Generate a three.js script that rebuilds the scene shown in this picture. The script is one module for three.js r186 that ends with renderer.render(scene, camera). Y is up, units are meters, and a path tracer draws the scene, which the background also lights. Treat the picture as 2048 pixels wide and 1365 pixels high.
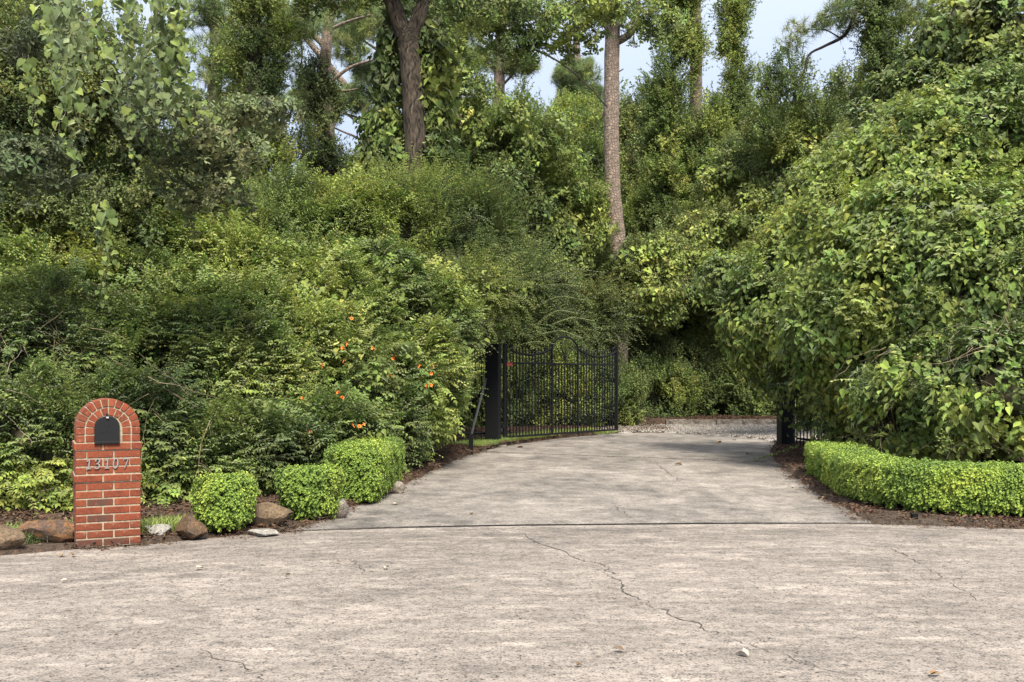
import * as THREE from 'three';
import { mergeGeometries, toCreasedNormals } from 'three/addons/utils/BufferGeometryUtils.js';
import { ConvexGeometry } from 'three/addons/geometries/ConvexGeometry.js';
import { TextGeometry } from 'three/addons/geometries/TextGeometry.js';
import { FontLoader } from 'three/addons/loaders/FontLoader.js';

/* ------------------------------------------------------------------ camera, sky, sun, exposure */
const F = 2050, EYE = 1.48, HY = 760;            // focal length in photo pixels, eye height, horizon row
const scene = new THREE.Scene();
const camera = new THREE.PerspectiveCamera(2 * Math.atan(HY / F) * 180 / Math.PI, 2048 / (2 * HY), 0.1, 900);
camera.position.set(0, EYE, 0);
camera.lookAt(0, EYE, -10);
camera.setViewOffset(2048, 2 * HY, 0, 0, 2048, 1365);   // level camera, lens shifted up
const renderer = new THREE.WebGLRenderer({ antialias: true });
renderer.toneMapping = THREE.LinearToneMapping;
renderer.toneMappingExposure = 3.25;
renderer.shadowMap.enabled = true;
const SUN = new THREE.Vector3(0.16, 0.78, 0.60).normalize();
{
  const W = 512, H = 256, a = new Float32Array(W * H * 4);
  for (let j = 0; j < H; j++) {
    const el = ((j + 0.5) / H - 0.5) * Math.PI, y = Math.max(0, Math.sin(el)), k = 1 - y;
    for (let i = 0; i < W; i++) {
      const o = (j * W + i) * 4;
      a[o] = 0.49 - 0.355 * k; a[o + 1] = 0.50 - 0.315 * k; a[o + 2] = 0.525 - 0.25 * k; a[o + 3] = 1;
    }
  }
  const t = new THREE.DataTexture(a, W, H, THREE.RGBAFormat, THREE.FloatType);
  t.mapping = THREE.EquirectangularReflectionMapping; t.magFilter = THREE.LinearFilter; t.needsUpdate = true;
  scene.background = t; scene.environment = t;
}
const sun = new THREE.DirectionalLight(new THREE.Color(1.0, 0.92, 0.78), 2.6);
sun.position.copy(SUN).multiplyScalar(60).add(new THREE.Vector3(0, 0, -18));
sun.target.position.set(0, 0, -18); sun.castShadow = true; sun.shadow.radius = 32; sun.shadow.mapSize.set(4096, 4096);
Object.assign(sun.shadow.camera, { left: -30, right: 30, top: 30, bottom: -30, near: 1, far: 160 });
scene.add(sun, sun.target);

/* ------------------------------------------------------------------ helpers */
let seed = 20240611;
const rnd = () => { seed |= 0; seed = seed + 0x6D2B79F5 | 0; let t = Math.imul(seed ^ seed >>> 15, 1 | seed); t = t + Math.imul(t ^ t >>> 7, 61 | t) ^ t; return ((t ^ t >>> 14) >>> 0) / 4294967296; };
const rr = (a, b) => a + (b - a) * rnd(), pick = (a) => a[Math.floor(rnd() * a.length)];
const gauss = () => (rnd() + rnd() + rnd() - 1.5) * 1.15;
const hash = (x, y, z) => { let h = Math.imul(x, 374761393) ^ Math.imul(y, 668265263) ^ Math.imul(z, 2147483647 - 58921); h = Math.imul(h ^ h >>> 13, 1274126177); return ((h ^ h >>> 16) >>> 0) / 4294967296; };
const sm = (t) => t * t * (3 - 2 * t), lerp = (a, b, t) => a + (b - a) * t, clamp = THREE.MathUtils.clamp;
function noise(x, y, z = 0) {
  const i = Math.floor(x), j = Math.floor(y), k = Math.floor(z), u = sm(x - i), v = sm(y - j), w = sm(z - k);
  return lerp(lerp(lerp(hash(i, j, k), hash(i + 1, j, k), u), lerp(hash(i, j + 1, k), hash(i + 1, j + 1, k), u), v),
    lerp(lerp(hash(i, j, k + 1), hash(i + 1, j, k + 1), u), lerp(hash(i, j + 1, k + 1), hash(i + 1, j + 1, k + 1), u), v), w);
}
function fbm(x, y, z = 0, o = 4) { let s = 0, a = 0.5, n = 0; for (let i = 0; i < o; i++) { s += a * noise(x, y, z); n += a; a *= 0.5; x = x * 2.03 + 17.3; y = y * 2.03 + 5.1; z = z * 2.03 + 9.7; } return s / n; }
function tnoise(x, y, p, s) {                       // value noise that repeats after p cells
  const i = Math.floor(x), j = Math.floor(y), u = sm(x - i), v = sm(y - j), m = (a) => ((a % p) + p) % p;
  return lerp(lerp(hash(m(i), m(j), s), hash(m(i + 1), m(j), s), u), lerp(hash(m(i), m(j + 1), s), hash(m(i + 1), m(j + 1), s), u), v);
}
function tn2(x, y, px, py, s) { const i = Math.floor(x), j = Math.floor(y), u = sm(x - i), v = sm(y - j), m = (a, p) => ((a % p) + p) % p; return lerp(lerp(hash(m(i, px), m(j, py), s), hash(m(i + 1, px), m(j, py), s), u), lerp(hash(m(i, px), m(j + 1, py), s), hash(m(i + 1, px), m(j + 1, py), s), u), v); }
const V = (x, y, z) => new THREE.Vector3(x, y, z), UPV = V(0, 1, 0);
const at = (px, py, d) => V((px - 1024) * d / F, EYE + (HY - py) * d / F, -d);
const gp = (px, py) => { const d = F * EYE / (py - HY); return V((px - 1024) * d / F, 0, -d); };
const used = new Map();
const numbered = (n) => { const k = used.get(n) || 0; used.set(n, k + 1); return k ? n + '_' + String(k).padStart(3, '0') : n; };
const shade = (o) => { o.castShadow = true; o.receiveShadow = true; return o; };
function mesh(name, g, m, parent) { const o = shade(new THREE.Mesh(g, m)); o.name = parent ? name : numbered(name); (parent || scene).add(o); return o; }
function thing(name, label, category, pos = V(0, 0, 0), group) {
  const o = new THREE.Group(); o.name = numbered(name); o.position.copy(pos); o.userData = { label, category };
  if (group) o.userData.group = group;
  scene.add(o); return o;
}
function tag(o, label, category, group) { Object.assign(o.userData, { label, category }); if (group) o.userData.group = group; return o; }
const structure = (o) => { o.userData.kind = 'structure'; return o; };
const C = (r, g, b) => new THREE.Color().setRGB(r, g, b);
const std = (o) => new THREE.MeshStandardMaterial({ side: THREE.DoubleSide, ...o });

function tex(n, fn, srgb = true, h = n) {            // fn(u, v, i, j) -> [r, g, b] (linear when srgb) or a number
  const d = new Uint8Array(n * h * 4), enc = (x) => { x = clamp(x, 0, 1); return 255 * (x <= 0.0031308 ? 12.92 * x : 1.055 * Math.pow(x, 1 / 2.4) - 0.055); };
  for (let j = 0; j < h; j++) for (let i = 0; i < n; i++) {
    const r = fn((i + 0.5) / n, (j + 0.5) / h, i, j), o = (j * n + i) * 4;
    if (srgb) { d[o] = enc(r[0]); d[o + 1] = enc(r[1]); d[o + 2] = enc(r[2]); } else d[o] = d[o + 1] = d[o + 2] = 255 * clamp(r, 0, 1);
    d[o + 3] = 255;
  }
  const t = new THREE.DataTexture(d, n, h); t.wrapS = t.wrapT = THREE.RepeatWrapping; t.magFilter = THREE.LinearFilter; t.minFilter = THREE.LinearMipmapLinearFilter; t.generateMipmaps = true;
  if (srgb) t.colorSpace = THREE.SRGBColorSpace; t.needsUpdate = true; return t;
}
function boxUV(g, s = 1) {
  g = g.index ? g.toNonIndexed() : g;
  const p = g.attributes.position, uv = new Float32Array(p.count * 2), a = V(), b = V(), c = V();
  for (let i = 0; i < p.count; i += 3) {
    a.fromBufferAttribute(p, i); b.fromBufferAttribute(p, i + 1); c.fromBufferAttribute(p, i + 2);
    const n = b.clone().sub(a).cross(c.clone().sub(a)), x = Math.abs(n.x), y = Math.abs(n.y), z = Math.abs(n.z);
    [a, b, c].forEach((q, k) => { const [u, v] = z >= x && z >= y ? [q.x, q.y] : x >= y ? [q.z, q.y] : [q.x, q.z]; uv[(i + k) * 2] = u * s; uv[(i + k) * 2 + 1] = v * s; });
  }
  g.setAttribute('uv', new THREE.BufferAttribute(uv, 2)); return g;
}
function chamferBox(w, h, d, c) {
  const pts = [];
  for (const x of [-1, 1]) for (const y of [-1, 1]) for (const z of [-1, 1]) {
    pts.push(V(x * (w / 2 - c), y * (h / 2 - c), z * d / 2), V(x * (w / 2 - c), y * h / 2, z * (d / 2 - c)), V(x * w / 2, y * (h / 2 - c), z * (d / 2 - c)));
  }
  return boxUV(new ConvexGeometry(pts));
}
/* a tapered limb swept along points; ridge() adds bark relief */
function limb(pts, radii, seg = 10, per = 6, ridge = 0, sd = 0) {
  const curve = new THREE.CatmullRomCurve3(pts, false, 'centripetal'), n = Math.max(2, (pts.length - 1) * per), pos = [], uv = [], idx = [], L = curve.getLength();
  let side = null;
  for (let i = 0; i <= n; i++) {
    const t = i / n, p = curve.getPoint(t), d = curve.getTangent(t), ft = t * (radii.length - 1), k = Math.min(radii.length - 2, Math.floor(ft)), r = lerp(radii[k], radii[k + 1], ft - k);
    if (!side) side = Math.abs(d.y) < 0.9 ? V().crossVectors(d, UPV).normalize() : V(1, 0, 0);
    side = side.clone().addScaledVector(d, -side.dot(d)).normalize();
    const up = V().crossVectors(d, side);
    for (let j = 0; j <= seg; j++) {
      const a = j / seg * Math.PI * 2, jj = j % seg, q = r * (1 + ridge * ((fbm(Math.cos(a) * 3 + sd, Math.sin(a) * 3, t * L * 1.3 / Math.max(r, 0.05) * 0.25, 3) - 0.5) * 2 + (hash(jj, i, sd | 0) - 0.5) * 0.5));
      pos.push(p.x + (side.x * Math.cos(a) + up.x * Math.sin(a)) * q, p.y + (side.y * Math.cos(a) + up.y * Math.sin(a)) * q, p.z + (side.z * Math.cos(a) + up.z * Math.sin(a)) * q);
      uv.push(j / seg * Math.max(1, Math.round(r * 6.28 / 0.5)), t * L);
    }
  }
  for (let i = 0; i < n; i++) for (let j = 0; j < seg; j++) { const a = i * (seg + 1) + j, b = a + seg + 1; idx.push(a, b, a + 1, b, b + 1, a + 1); }
  const g = new THREE.BufferGeometry(); g.setAttribute('position', new THREE.Float32BufferAttribute(pos, 3)); g.setAttribute('uv', new THREE.Float32BufferAttribute(uv, 2)); g.setIndex(idx); g.computeVertexNormals(); return g;
}

/* ------------------------------------------------------------------ leaves and sprigs */
// half outlines (right side, base to tip) of unit leaves
const OUT = {
  heart: [[0, 0.02], [0.22, -0.1], [0.45, 0.1], [0.46, 0.36], [0.26, 0.68], [0, 1]],
  lobed: [[0, 0.02], [0.3, -0.06], [0.5, 0.22], [0.36, 0.42], [0.4, 0.62], [0.16, 0.72], [0, 1]],
  ovate: [[0, 0], [0.25, 0.22], [0.25, 0.55], [0, 1]],
  small: [[0, 0], [0.27, 0.42], [0, 1]],
  oak: [[0, 0], [0.09, 0.25], [0.2, 0.55], [0.2, 0.8], [0, 1]],
  round: [[0, 0], [0.36, 0.3], [0.34, 0.75], [0, 1]],
};
const leafTpl = {};
for (const k in OUT) {
  const o = OUT[k], tris = [];
  const P = ([x, y], s) => [s * x, y, Math.abs(x) * 0.45 - 0.22 * y * y];
  for (const s of [1, -1]) for (let i = 0; i < o.length - 1; i++) {
    const a = P(o[i], s), b = P(o[i + 1], s), m = [0, 0.42, -0.04];
    if (k === 'small') { if (i === 0) tris.push(s > 0 ? [P(o[0], s), P(o[1], s), P(o[2], s)] : [P(o[0], s), P(o[2], s), P(o[1], s)]); } else tris.push(s > 0 ? [m, a, b] : [m, b, a]);
  }
  leafTpl[k] = tris;
}
const X = new THREE.Matrix4(), QA = new THREE.Quaternion();
class Sprig {
  constructor() { this.p = []; this.c = []; }
  tri(a, b, c, col) { this.p.push(...a, ...b, ...c); for (let i = 0; i < 3; i++) this.c.push(...col); }
  // leaf at o pointing along dir, its face towards face
  leaf(kind, o, dir, face, len, wid, col) {
    const y = dir.clone().normalize(), z = face.clone().addScaledVector(y, -face.dot(y));
    if (z.lengthSq() < 1e-6) z.set(0.3, 0.5, 0.8); z.normalize();
    const fo = rr(-0.2, 1.9), x = V().crossVectors(y, z), f = (q0) => { const q = [q0[0], q0[1], q0[2] * fo]; return [o.x + (x.x * q[0] * wid + y.x * q[1] * len + z.x * q[2] * wid), o.y + (x.y * q[0] * wid + y.y * q[1] * len + z.y * q[2] * wid), o.z + (x.z * q[0] * wid + y.z * q[1] * len + z.z * q[2] * wid)]; };
    for (const t of leafTpl[kind]) this.tri(f(t[0]), f(t[1]), f(t[2]), col);
  }
  stem(a, b, r, col = [0.13, 0.11, 0.05]) {
    const d = b.clone().sub(a).normalize(), u = V().crossVectors(d, Math.abs(d.y) < 0.9 ? UPV : V(1, 0, 0)).normalize(), w = V().crossVectors(d, u);
    const q = (c, k, s) => { const t = k * 2.0944; return [c.x + (u.x * Math.cos(t) + w.x * Math.sin(t)) * r * s, c.y + (u.y * Math.cos(t) + w.y * Math.sin(t)) * r * s, c.z + (u.z * Math.cos(t) + w.z * Math.sin(t)) * r * s]; };
    for (let k = 0; k < 3; k++) { this.tri(q(a, k, 1), q(a, k + 1, 1), q(b, k, 0.6), col); this.tri(q(a, k + 1, 1), q(b, k + 1, 0.6), q(b, k, 0.6), col); }
  }
  build() {
    const g = new THREE.BufferGeometry(); g.setAttribute('position', new THREE.Float32BufferAttribute(this.p, 3)); g.setAttribute('color', new THREE.Float32BufferAttribute(this.c, 3)); g.computeVertexNormals(); return g;
  }
}
const tint = (v = 0.25, y = 0.25) => { const b = 1 + (rnd() - 0.5) * 3.2 * v, q = (rnd() - 0.48) * y; return [b * (1 + q), b * (1 + q * 0.35), b * (1 - q * 0.5)]; };
// all sprigs: +z out of the plant, +y up along it
const MAKE = {
  heart(k) { const s = new Sprig(); for (let i = 0; i < 16; i++) { const a = rnd() * 6.28, q = Math.sqrt(rnd()) * 0.3, o = V(Math.cos(a) * q, Math.sin(a) * q, rr(-0.06, 0.12)), len = rr(0.05, 0.17) * rr(0.8, 1.05), w = len * rr(0.8, 1.2);
    s.leaf(pick(['heart', 'heart', 'lobed', 'ovate']), o, V(gauss() * 1.0, -1 + gauss() * 0.6, gauss() * 0.5 + 0.1), V(gauss() * 0.7, 0.35 + gauss() * 0.5, 1), len, w, tint(0.28, 0.3)); }
    for (let i = 0; i < 3; i++) { const p = V(rr(-0.25, 0.25), rr(0, 0.3), 0); s.stem(p, p.clone().add(V(rr(-0.2, 0.2), -0.3, rr(-0.05, 0.1))), 0.003); } return s.build(); },
  pinnate(k) { const s = new Sprig(); for (let i = 0; i < 6; i++) { const o = V(gauss() * 0.14, gauss() * 0.16, -0.08), d = V(gauss() * 0.9, 0.15 + gauss() * 0.5, 0.9).normalize(), L = rr(0.18, 0.3); let p = o.clone(); const n = 5, side = V().crossVectors(d, V(0, 1, 0.2)).normalize();
    for (let j = 1; j <= n; j++) { const q = p.clone().addScaledVector(d, L / n); s.stem(p, q, 0.0025, [0.13, 0.14, 0.05]); p = q; d.y -= 0.16; d.normalize(); const l = rr(0.045, 0.07), fc = V(gauss() * 0.2, 1, 0.5 + gauss() * 0.2);
      for (const e of [-1, 1]) s.leaf('ovate', p, side.clone().multiplyScalar(e).addScaledVector(d, 0.45).add(V(0, -0.25, 0)), fc, l, l * 0.95, tint(0.2, 0.2)); }
    s.leaf('ovate', p, d, V(0, 1, 0.6), 0.07, 0.065, tint(0.2, 0.2)); } return s.build(); },
  frond(k) { const s = new Sprig(); for (let i = 0; i < 3; i++) { let p = V(gauss() * 0.1, gauss() * 0.1, -0.1); const d = V(gauss() * 0.8, 0.35 + gauss() * 0.3, 0.9).normalize(), n = 12, L = rr(0.5, 0.8);
    for (let j = 1; j <= n; j++) { const q = p.clone().addScaledVector(d, L / n); s.stem(p, q, 0.003, [0.12, 0.11, 0.05]); p = q; d.y -= 0.07; d.normalize(); const side = V().crossVectors(d, UPV).normalize(), l = rr(0.05, 0.07) * (1 - 0.3 * j / n);
      for (const e of [-1, 1]) s.leaf('small', p, side.clone().multiplyScalar(e).addScaledVector(d, 0.5).add(V(0, 0.1, 0)), V(gauss() * 0.15, 1, 0.25), l, l * 0.85, tint(0.2, 0.2)); } } return s.build(); },
  small(k) { const s = new Sprig(); for (let i = 0; i < 5; i++) { let p = V(gauss() * 0.12, gauss() * 0.12, -0.1); const d = V(gauss() * 0.7, 0.3 + gauss() * 0.5, 0.9).normalize(), n = 7, L = rr(0.18, 0.34);
    for (let j = 1; j <= n; j++) { const q = p.clone().addScaledVector(d, L / n).add(V(gauss() * 0.006, gauss() * 0.006, 0)); if (j % 2) s.stem(p, q.clone().addScaledVector(d, L / n), 0.0022); p = q; const l = rr(0.03, 0.05);
      for (let e = 0; e < 2; e++) s.leaf('small', p, V(gauss(), gauss() + 0.1, 0.3 + gauss() * 0.5), V(gauss() * 0.6, 0.8, 0.6), l, l * 1.1, tint(0.28, 0.3)); } } return s.build(); },
  oak(k) { const s = new Sprig(); for (let i = 0; i < 4; i++) { const o = V(gauss() * 0.14, gauss() * 0.12, -0.1), d = V(gauss() * 0.8, gauss() * 0.5, 0.9).normalize(), e = o.clone().addScaledVector(d, rr(0.12, 0.24)); s.stem(o, e, 0.004, [0.09, 0.075, 0.055]);
    for (let j = 0; j < 7; j++) { const l = rr(0.07, 0.11), a = j / 7 * 6.28 + rnd(), u = V(Math.cos(a), Math.sin(a), rr(0, 0.9)); s.leaf('oak', e.clone().addScaledVector(d, -rnd() * 0.05), u, d.clone().add(V(gauss() * 0.4, 0.7, 0.1)), l, l * 0.95, tint(0.22, 0.15)); } } return s.build(); },
  needle(k) { const s = new Sprig(); for (let i = 0; i < 3; i++) { const o = V(gauss() * 0.12, gauss() * 0.1, gauss() * 0.08), d = V(gauss() * 0.6, 0.3 + gauss() * 0.4, 0.8).normalize(); s.stem(o.clone().addScaledVector(d, -0.15), o, 0.006, [0.1, 0.075, 0.05]);
    for (let j = 0; j < 30; j++) { const u = V(gauss(), gauss(), gauss()).normalize().addScaledVector(d, 0.75).normalize(), l = rr(0.13, 0.22), b = o.clone().addScaledVector(d, -rnd() * 0.12), w = V().crossVectors(u, V(gauss(), gauss(), gauss())).normalize().multiplyScalar(0.004), t = b.clone().addScaledVector(u, l).add(V(0, -0.02, 0));
      s.tri([b.x - w.x, b.y - w.y, b.z - w.z], [b.x + w.x, b.y + w.y, b.z + w.z], [t.x, t.y, t.z], tint(0.25, 0.15)); } } return s.build(); },
  box(k) { const s = new Sprig(); for (let i = 0; i < 3; i++) { let p = V(gauss() * 0.02, gauss() * 0.02, -0.05); const d = V(gauss() * 0.55, gauss() * 0.55, 1).normalize(), n = 6;
    for (let j = 0; j < n; j++) { p = p.clone().addScaledVector(d, 0.014); const l = rr(0.016, 0.025); for (let e = 0; e < 2; e++) { const a = rnd() * 6.28; s.leaf('round', p, V(Math.cos(a), Math.sin(a), 0.55), d.clone().add(V(gauss() * 0.4, gauss() * 0.4, 0.1)), l, l, tint(0.22, 0.25)); } } s.stem(V(p.x, p.y, p.z).addScaledVector(d, -0.1), p, 0.0015); } return s.build(); },
  twig(k) { const s = new Sprig(); for (let i = 0; i < 5; i++) { let p = V(gauss() * 0.3, rr(-0.1, 0.5), gauss() * 0.1); let d = V(gauss(), -0.6 + gauss() * 0.8, 0.3 + gauss() * 0.3).normalize(); for (let j = 0; j < 6; j++) { const q = p.clone().addScaledVector(d, rr(0.08, 0.16)); s.stem(p, q, 0.0045 - j * 0.0005, tint(0.3, 0.1).map((x, c) => x * [0.26, 0.2, 0.14][c])); p = q; d = d.clone().add(V(gauss() * 0.4, -0.12 + gauss() * 0.3, gauss() * 0.3)).normalize(); } } return s.build(); },
  litter(k) { const s = new Sprig(), cs = [[0.095, 0.05, 0.029], [0.075, 0.045, 0.03], [0.15, 0.1, 0.062], [0.05, 0.034, 0.025], [0.1, 0.052, 0.031]];
    for (let i = 0; i < 12; i++) { const l = rr(0.03, 0.075), a = rnd() * 6.28; s.leaf(pick(['ovate', 'small', 'oak']), V(gauss() * 0.18, gauss() * 0.18, rr(0.004, 0.03)), V(Math.cos(a), Math.sin(a), gauss() * 0.35), V(gauss() * 0.5, gauss() * 0.5, 1), l, l * 1.1, pick(cs)); }
    for (let i = 0; i < 12; i++) { const a = rnd() * 6.28, p = V(gauss() * 0.18, gauss() * 0.18, rr(0.004, 0.025)), l = rr(0.08, 0.2); s.stem(p, p.clone().add(V(Math.cos(a) * l, Math.sin(a) * l, gauss() * 0.015)), 0.0016, pick(cs)); } return s.build(); },
  grass(k) { const s = new Sprig(); for (let i = 0; i < 26; i++) { const o = V(gauss() * 0.09, gauss() * 0.09, 0), u = V(gauss() * 0.5, gauss() * 0.5, 1).normalize(), l = rr(0.05, 0.14), w = V(u.y, -u.x, 0).normalize().multiplyScalar(0.0035), m = o.clone().addScaledVector(u, l * 0.6), t = m.clone().addScaledVector(u, l * 0.4).add(V(u.x * 0.04, u.y * 0.04, -0.02)), c = tint(0.25, 0.4);
    s.tri([o.x - w.x, o.y - w.y, o.z], [o.x + w.x, o.y + w.y, o.z], [m.x, m.y, m.z], c); s.tri([m.x - w.x, m.y - w.y, m.z], [m.x + w.x, m.y + w.y, m.z], [t.x, t.y, t.z], c); s.tri([o.x - w.x, o.y - w.y, o.z], [m.x + w.x, m.y + w.y, m.z], [m.x - w.x, m.y - w.y, m.z], c); } return s.build(); },
};
const SPRIG = {};
for (const k in MAKE) { SPRIG[k] = []; for (let i = 0; i < 4; i++) SPRIG[k].push(MAKE[k](i)); }
const leafMat = new THREE.MeshPhysicalMaterial({ color: 0xffffff, vertexColors: true, side: THREE.DoubleSide, roughness: 1, transmission: 0.4, thickness: 0, ior: 1.35, clearcoat: 0.1, clearcoatRoughness: 0.5 });
const waxyMat = new THREE.MeshPhysicalMaterial({ color: 0xffffff, vertexColors: true, side: THREE.DoubleSide, roughness: 1, transmission: 0.3, thickness: 0, ior: 1.4, clearcoat: 0.2, clearcoatRoughness: 0.4 });
const needleMat = new THREE.MeshPhysicalMaterial({ color: 0xffffff, vertexColors: true, side: THREE.DoubleSide, roughness: 1, transmission: 0.25, thickness: 0, clearcoat: 0.1, clearcoatRoughness: 0.5 });
const deadMat = std({ color: 0xffffff, vertexColors: true, roughness: 0.9 });
const MATOF = { heart: leafMat, pinnate: leafMat, frond: leafMat, small: leafMat, oak: waxyMat, needle: needleMat, box: waxyMat, twig: deadMat, litter: deadMat, grass: leafMat };

// leaf colours (linear)
const PAL = {
  vine: [[0.130, 0.185, 0.042], [0.185, 0.250, 0.054], [0.262, 0.332, 0.070], [0.380, 0.436, 0.095]],
  lush: [[0.106, 0.157, 0.042], [0.156, 0.216, 0.053], [0.226, 0.290, 0.067], [0.345, 0.400, 0.085]],
  mound: [[0.155, 0.222, 0.05], [0.215, 0.292, 0.062], [0.292, 0.372, 0.08], [0.390, 0.445, 0.10]],
  deep: [[0.090, 0.128, 0.04], [0.125, 0.170, 0.051], [0.172, 0.218, 0.061], [0.245, 0.280, 0.075]],
  grey: [[0.110, 0.152, 0.06], [0.150, 0.200, 0.08], [0.205, 0.260, 0.108], [0.285, 0.330, 0.135]],
  lime: [[0.178, 0.252, 0.052], [0.235, 0.312, 0.063], [0.305, 0.378, 0.076], [0.390, 0.438, 0.095]],
  olive: [[0.125, 0.172, 0.052], [0.170, 0.220, 0.064], [0.228, 0.280, 0.081], [0.310, 0.345, 0.105]],
  pine: [[0.125, 0.180, 0.06], [0.175, 0.240, 0.078], [0.235, 0.300, 0.097], [0.300, 0.350, 0.115]],
  boxw: [[0.175, 0.275, 0.042], [0.23, 0.34, 0.05], [0.29, 0.40, 0.058], [0.37, 0.46, 0.07]],
  one: [[1, 1, 1], [0.8, 0.8, 0.8], [1.15, 1.1, 1.05], [0.9, 0.85, 0.8]],
};
function colorAt(pal, x, y, z, k = 1) {
  const P = PAL[pal]; let t = clamp((fbm(x * 0.9 * k + 40, y * 0.9 * k, z * 0.9 * k, 4) - 0.5) * 2.7 + 0.42 + gauss() * 0.22, 0, 0.999) * 3; const i = Math.floor(t), f = t - i;
  return [0, 1, 2].map((c) => lerp(P[i][c], P[i + 1][c], f));
}
// builds the InstancedMeshes of one list of placed copies
function plant(parent, base, name, kind, list, extra = 1) {
  const by = [[], [], [], []]; for (const q of list) by[Math.floor(rnd() * 4)].push(q);
  by.forEach((l, v) => {
    if (!l.length) return;
    const m = shade(new THREE.InstancedMesh(SPRIG[kind][v], MATOF[kind], l.length)); m.name = parent === scene ? numbered(name) : name; m.userData.kind = 'stuff';
    l.forEach((q, i) => {
      const z = q.n, y = (q.up || UPV).clone().addScaledVector(z, -(q.up || UPV).dot(z)); if (y.lengthSq() < 1e-4) y.set(1, 0, 0).addScaledVector(z, -z.x); y.normalize();
      const x = V().crossVectors(y, z), s = q.s;
      X.makeBasis(x.multiplyScalar(s), y.multiplyScalar(s), z.clone().multiplyScalar(s)); X.setPosition(q.p.x - base.x, q.p.y - base.y, q.p.z - base.z);
      m.setMatrixAt(i, X); m.setColorAt(i, C(...q.c));
    });
    parent.add(m);
  });
}
const inView = (p, mx) => { if (p.z > -1) return false; const x = 1024 + p.x / -p.z * F, y = HY - (p.y - EYE) / -p.z * F; return x > -mx && x < 2048 + mx && y > -mx * 1.2 && y < 1365 + mx; };
const EYEV = V(0, EYE, 0);
/* foliage(parent, base, blobs, o): sprigs over the skin of a union of ellipsoids, in layers, with clumps, gaps and hollows.
   blob: [centre, rx, ry, rz] */
function foliage(parent, base, blobs, o) {
  const { kind, density, pal, size = 1, layers = [[1, 1], [0.68, 0.7]], lump = 0.36, freq = 1.1, gaps = 0.44, lift = 0.5, stray = 0.45, ground = 0.04, name = 'foliage', tone = 1 } = o;
  const list = [];
  blobs.forEach(([c, rx, ry, rz], bi) => {
    const area = 4 * Math.PI * Math.pow((Math.pow(rx * ry, 1.6) + Math.pow(rx * rz, 1.6) + Math.pow(ry * rz, 1.6)) / 3, 1 / 1.6);
    for (const [L, w] of layers) {
      const n = Math.round(area * density * w);
      for (let i = 0; i < n; i++) {
        let u = V(gauss(), gauss(), gauss()).normalize(), nrm = V(u.x / rx, u.y / ry, u.z / rz).normalize();
        const q = V(c.x + u.x * rx, c.y + u.y * ry, c.z + u.z * rz);
        const nz = (x, y, z) => fbm(x * freq + bi * 3.1, y * freq, z * freq, 2) * 0.62 + noise(x * freq * 2.9 + 5, y * freq * 2.9, z * freq * 2.9) * 0.38 - 0.5, b = nz(q.x, q.y, q.z), e = 0.12 / freq, f = L * (1 + b * 2 * lump) + Math.abs(gauss()) * gauss() * 0.05;
        const gx = nz(q.x + e, q.y, q.z) - b, gy = nz(q.x, q.y + e, q.z) - b, gz = nz(q.x, q.y, q.z + e) - b, kk = 1.3 * lump * Math.min(rx, ry, rz) / e; nrm.add(V(-gx * kk, -gy * kk, -gz * kk)).normalize();
        const p = V(c.x + u.x * rx * f, c.y + u.y * ry * f, c.z + u.z * rz * f);
        if (p.y < ground) continue;
        let inside = false; for (let k = 0; k < blobs.length && !inside; k++) if (k !== bi) { const [d, ax, ay, az] = blobs[k], e = ((p.x - d.x) / ax) ** 2 + ((p.y - d.y) / ay) ** 2 + ((p.z - d.z) / az) ** 2; inside = e < 0.5; }
        if (inside) continue;
        const toCam = EYEV.clone().sub(p).normalize().dot(nrm);
        if (toCam < -0.3 && rnd() > 0.4) continue;
        if (!inView(p, 260) && rnd() > 0.35) continue;
        if (fbm(q.x * 1.9 + 7, q.y * 2.3 + bi, q.z * 1.9, 3) < (gaps + 0.045) * (L > 0.9 ? 1 : 0.85) && rnd() < 0.93) continue;
        if (o.hollow !== 0 && noise(q.x * 1.25 + 31, q.y * 1.7 + bi * 0.3, q.z * 1.25) < 0.25 && rnd() < 0.96) continue;
        const out = nrm.clone().multiplyScalar(1).add(V(gauss() * stray, lift + gauss() * stray * 0.7, gauss() * stray)).normalize();
        const cc = colorAt(pal, q.x, q.y, q.z).map((x) => x * tone * (0.9 + rnd() * 0.2));
        if (L > 0.9 && rnd() < 0.06 && kind !== 'needle') p.addScaledVector(out, rr(0.08, 0.3) * Math.min(size, 1.5));
        list.push({ p, n: out, s: size * rr(0.7, 1.3), c: cc, up: V(gauss() * 0.25, 1, gauss() * 0.25) });
      }
    }
  });
  plant(parent, base, name, kind, list);
  return list;
}
const occluderMat = std({ color: C(0.05, 0.045, 0.025), roughness: 1 });  // dark colour of the added light-blocking cores
/* added dark lumpy solid under the leaves, stops light passing through a bush */
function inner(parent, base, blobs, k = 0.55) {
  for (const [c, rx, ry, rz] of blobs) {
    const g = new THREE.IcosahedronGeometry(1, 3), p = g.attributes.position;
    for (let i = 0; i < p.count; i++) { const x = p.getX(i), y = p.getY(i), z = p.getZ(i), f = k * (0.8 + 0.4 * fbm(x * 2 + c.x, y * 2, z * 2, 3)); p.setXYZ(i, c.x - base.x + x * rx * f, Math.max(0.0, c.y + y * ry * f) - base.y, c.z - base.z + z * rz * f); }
    g.computeVertexNormals(); mesh('inner_occluder', g, occluderMat, parent);
  }
}
const B = (px, py, d, rx, ry, rz = rx) => [at(px, py, d), rx, ry, rz];
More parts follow.
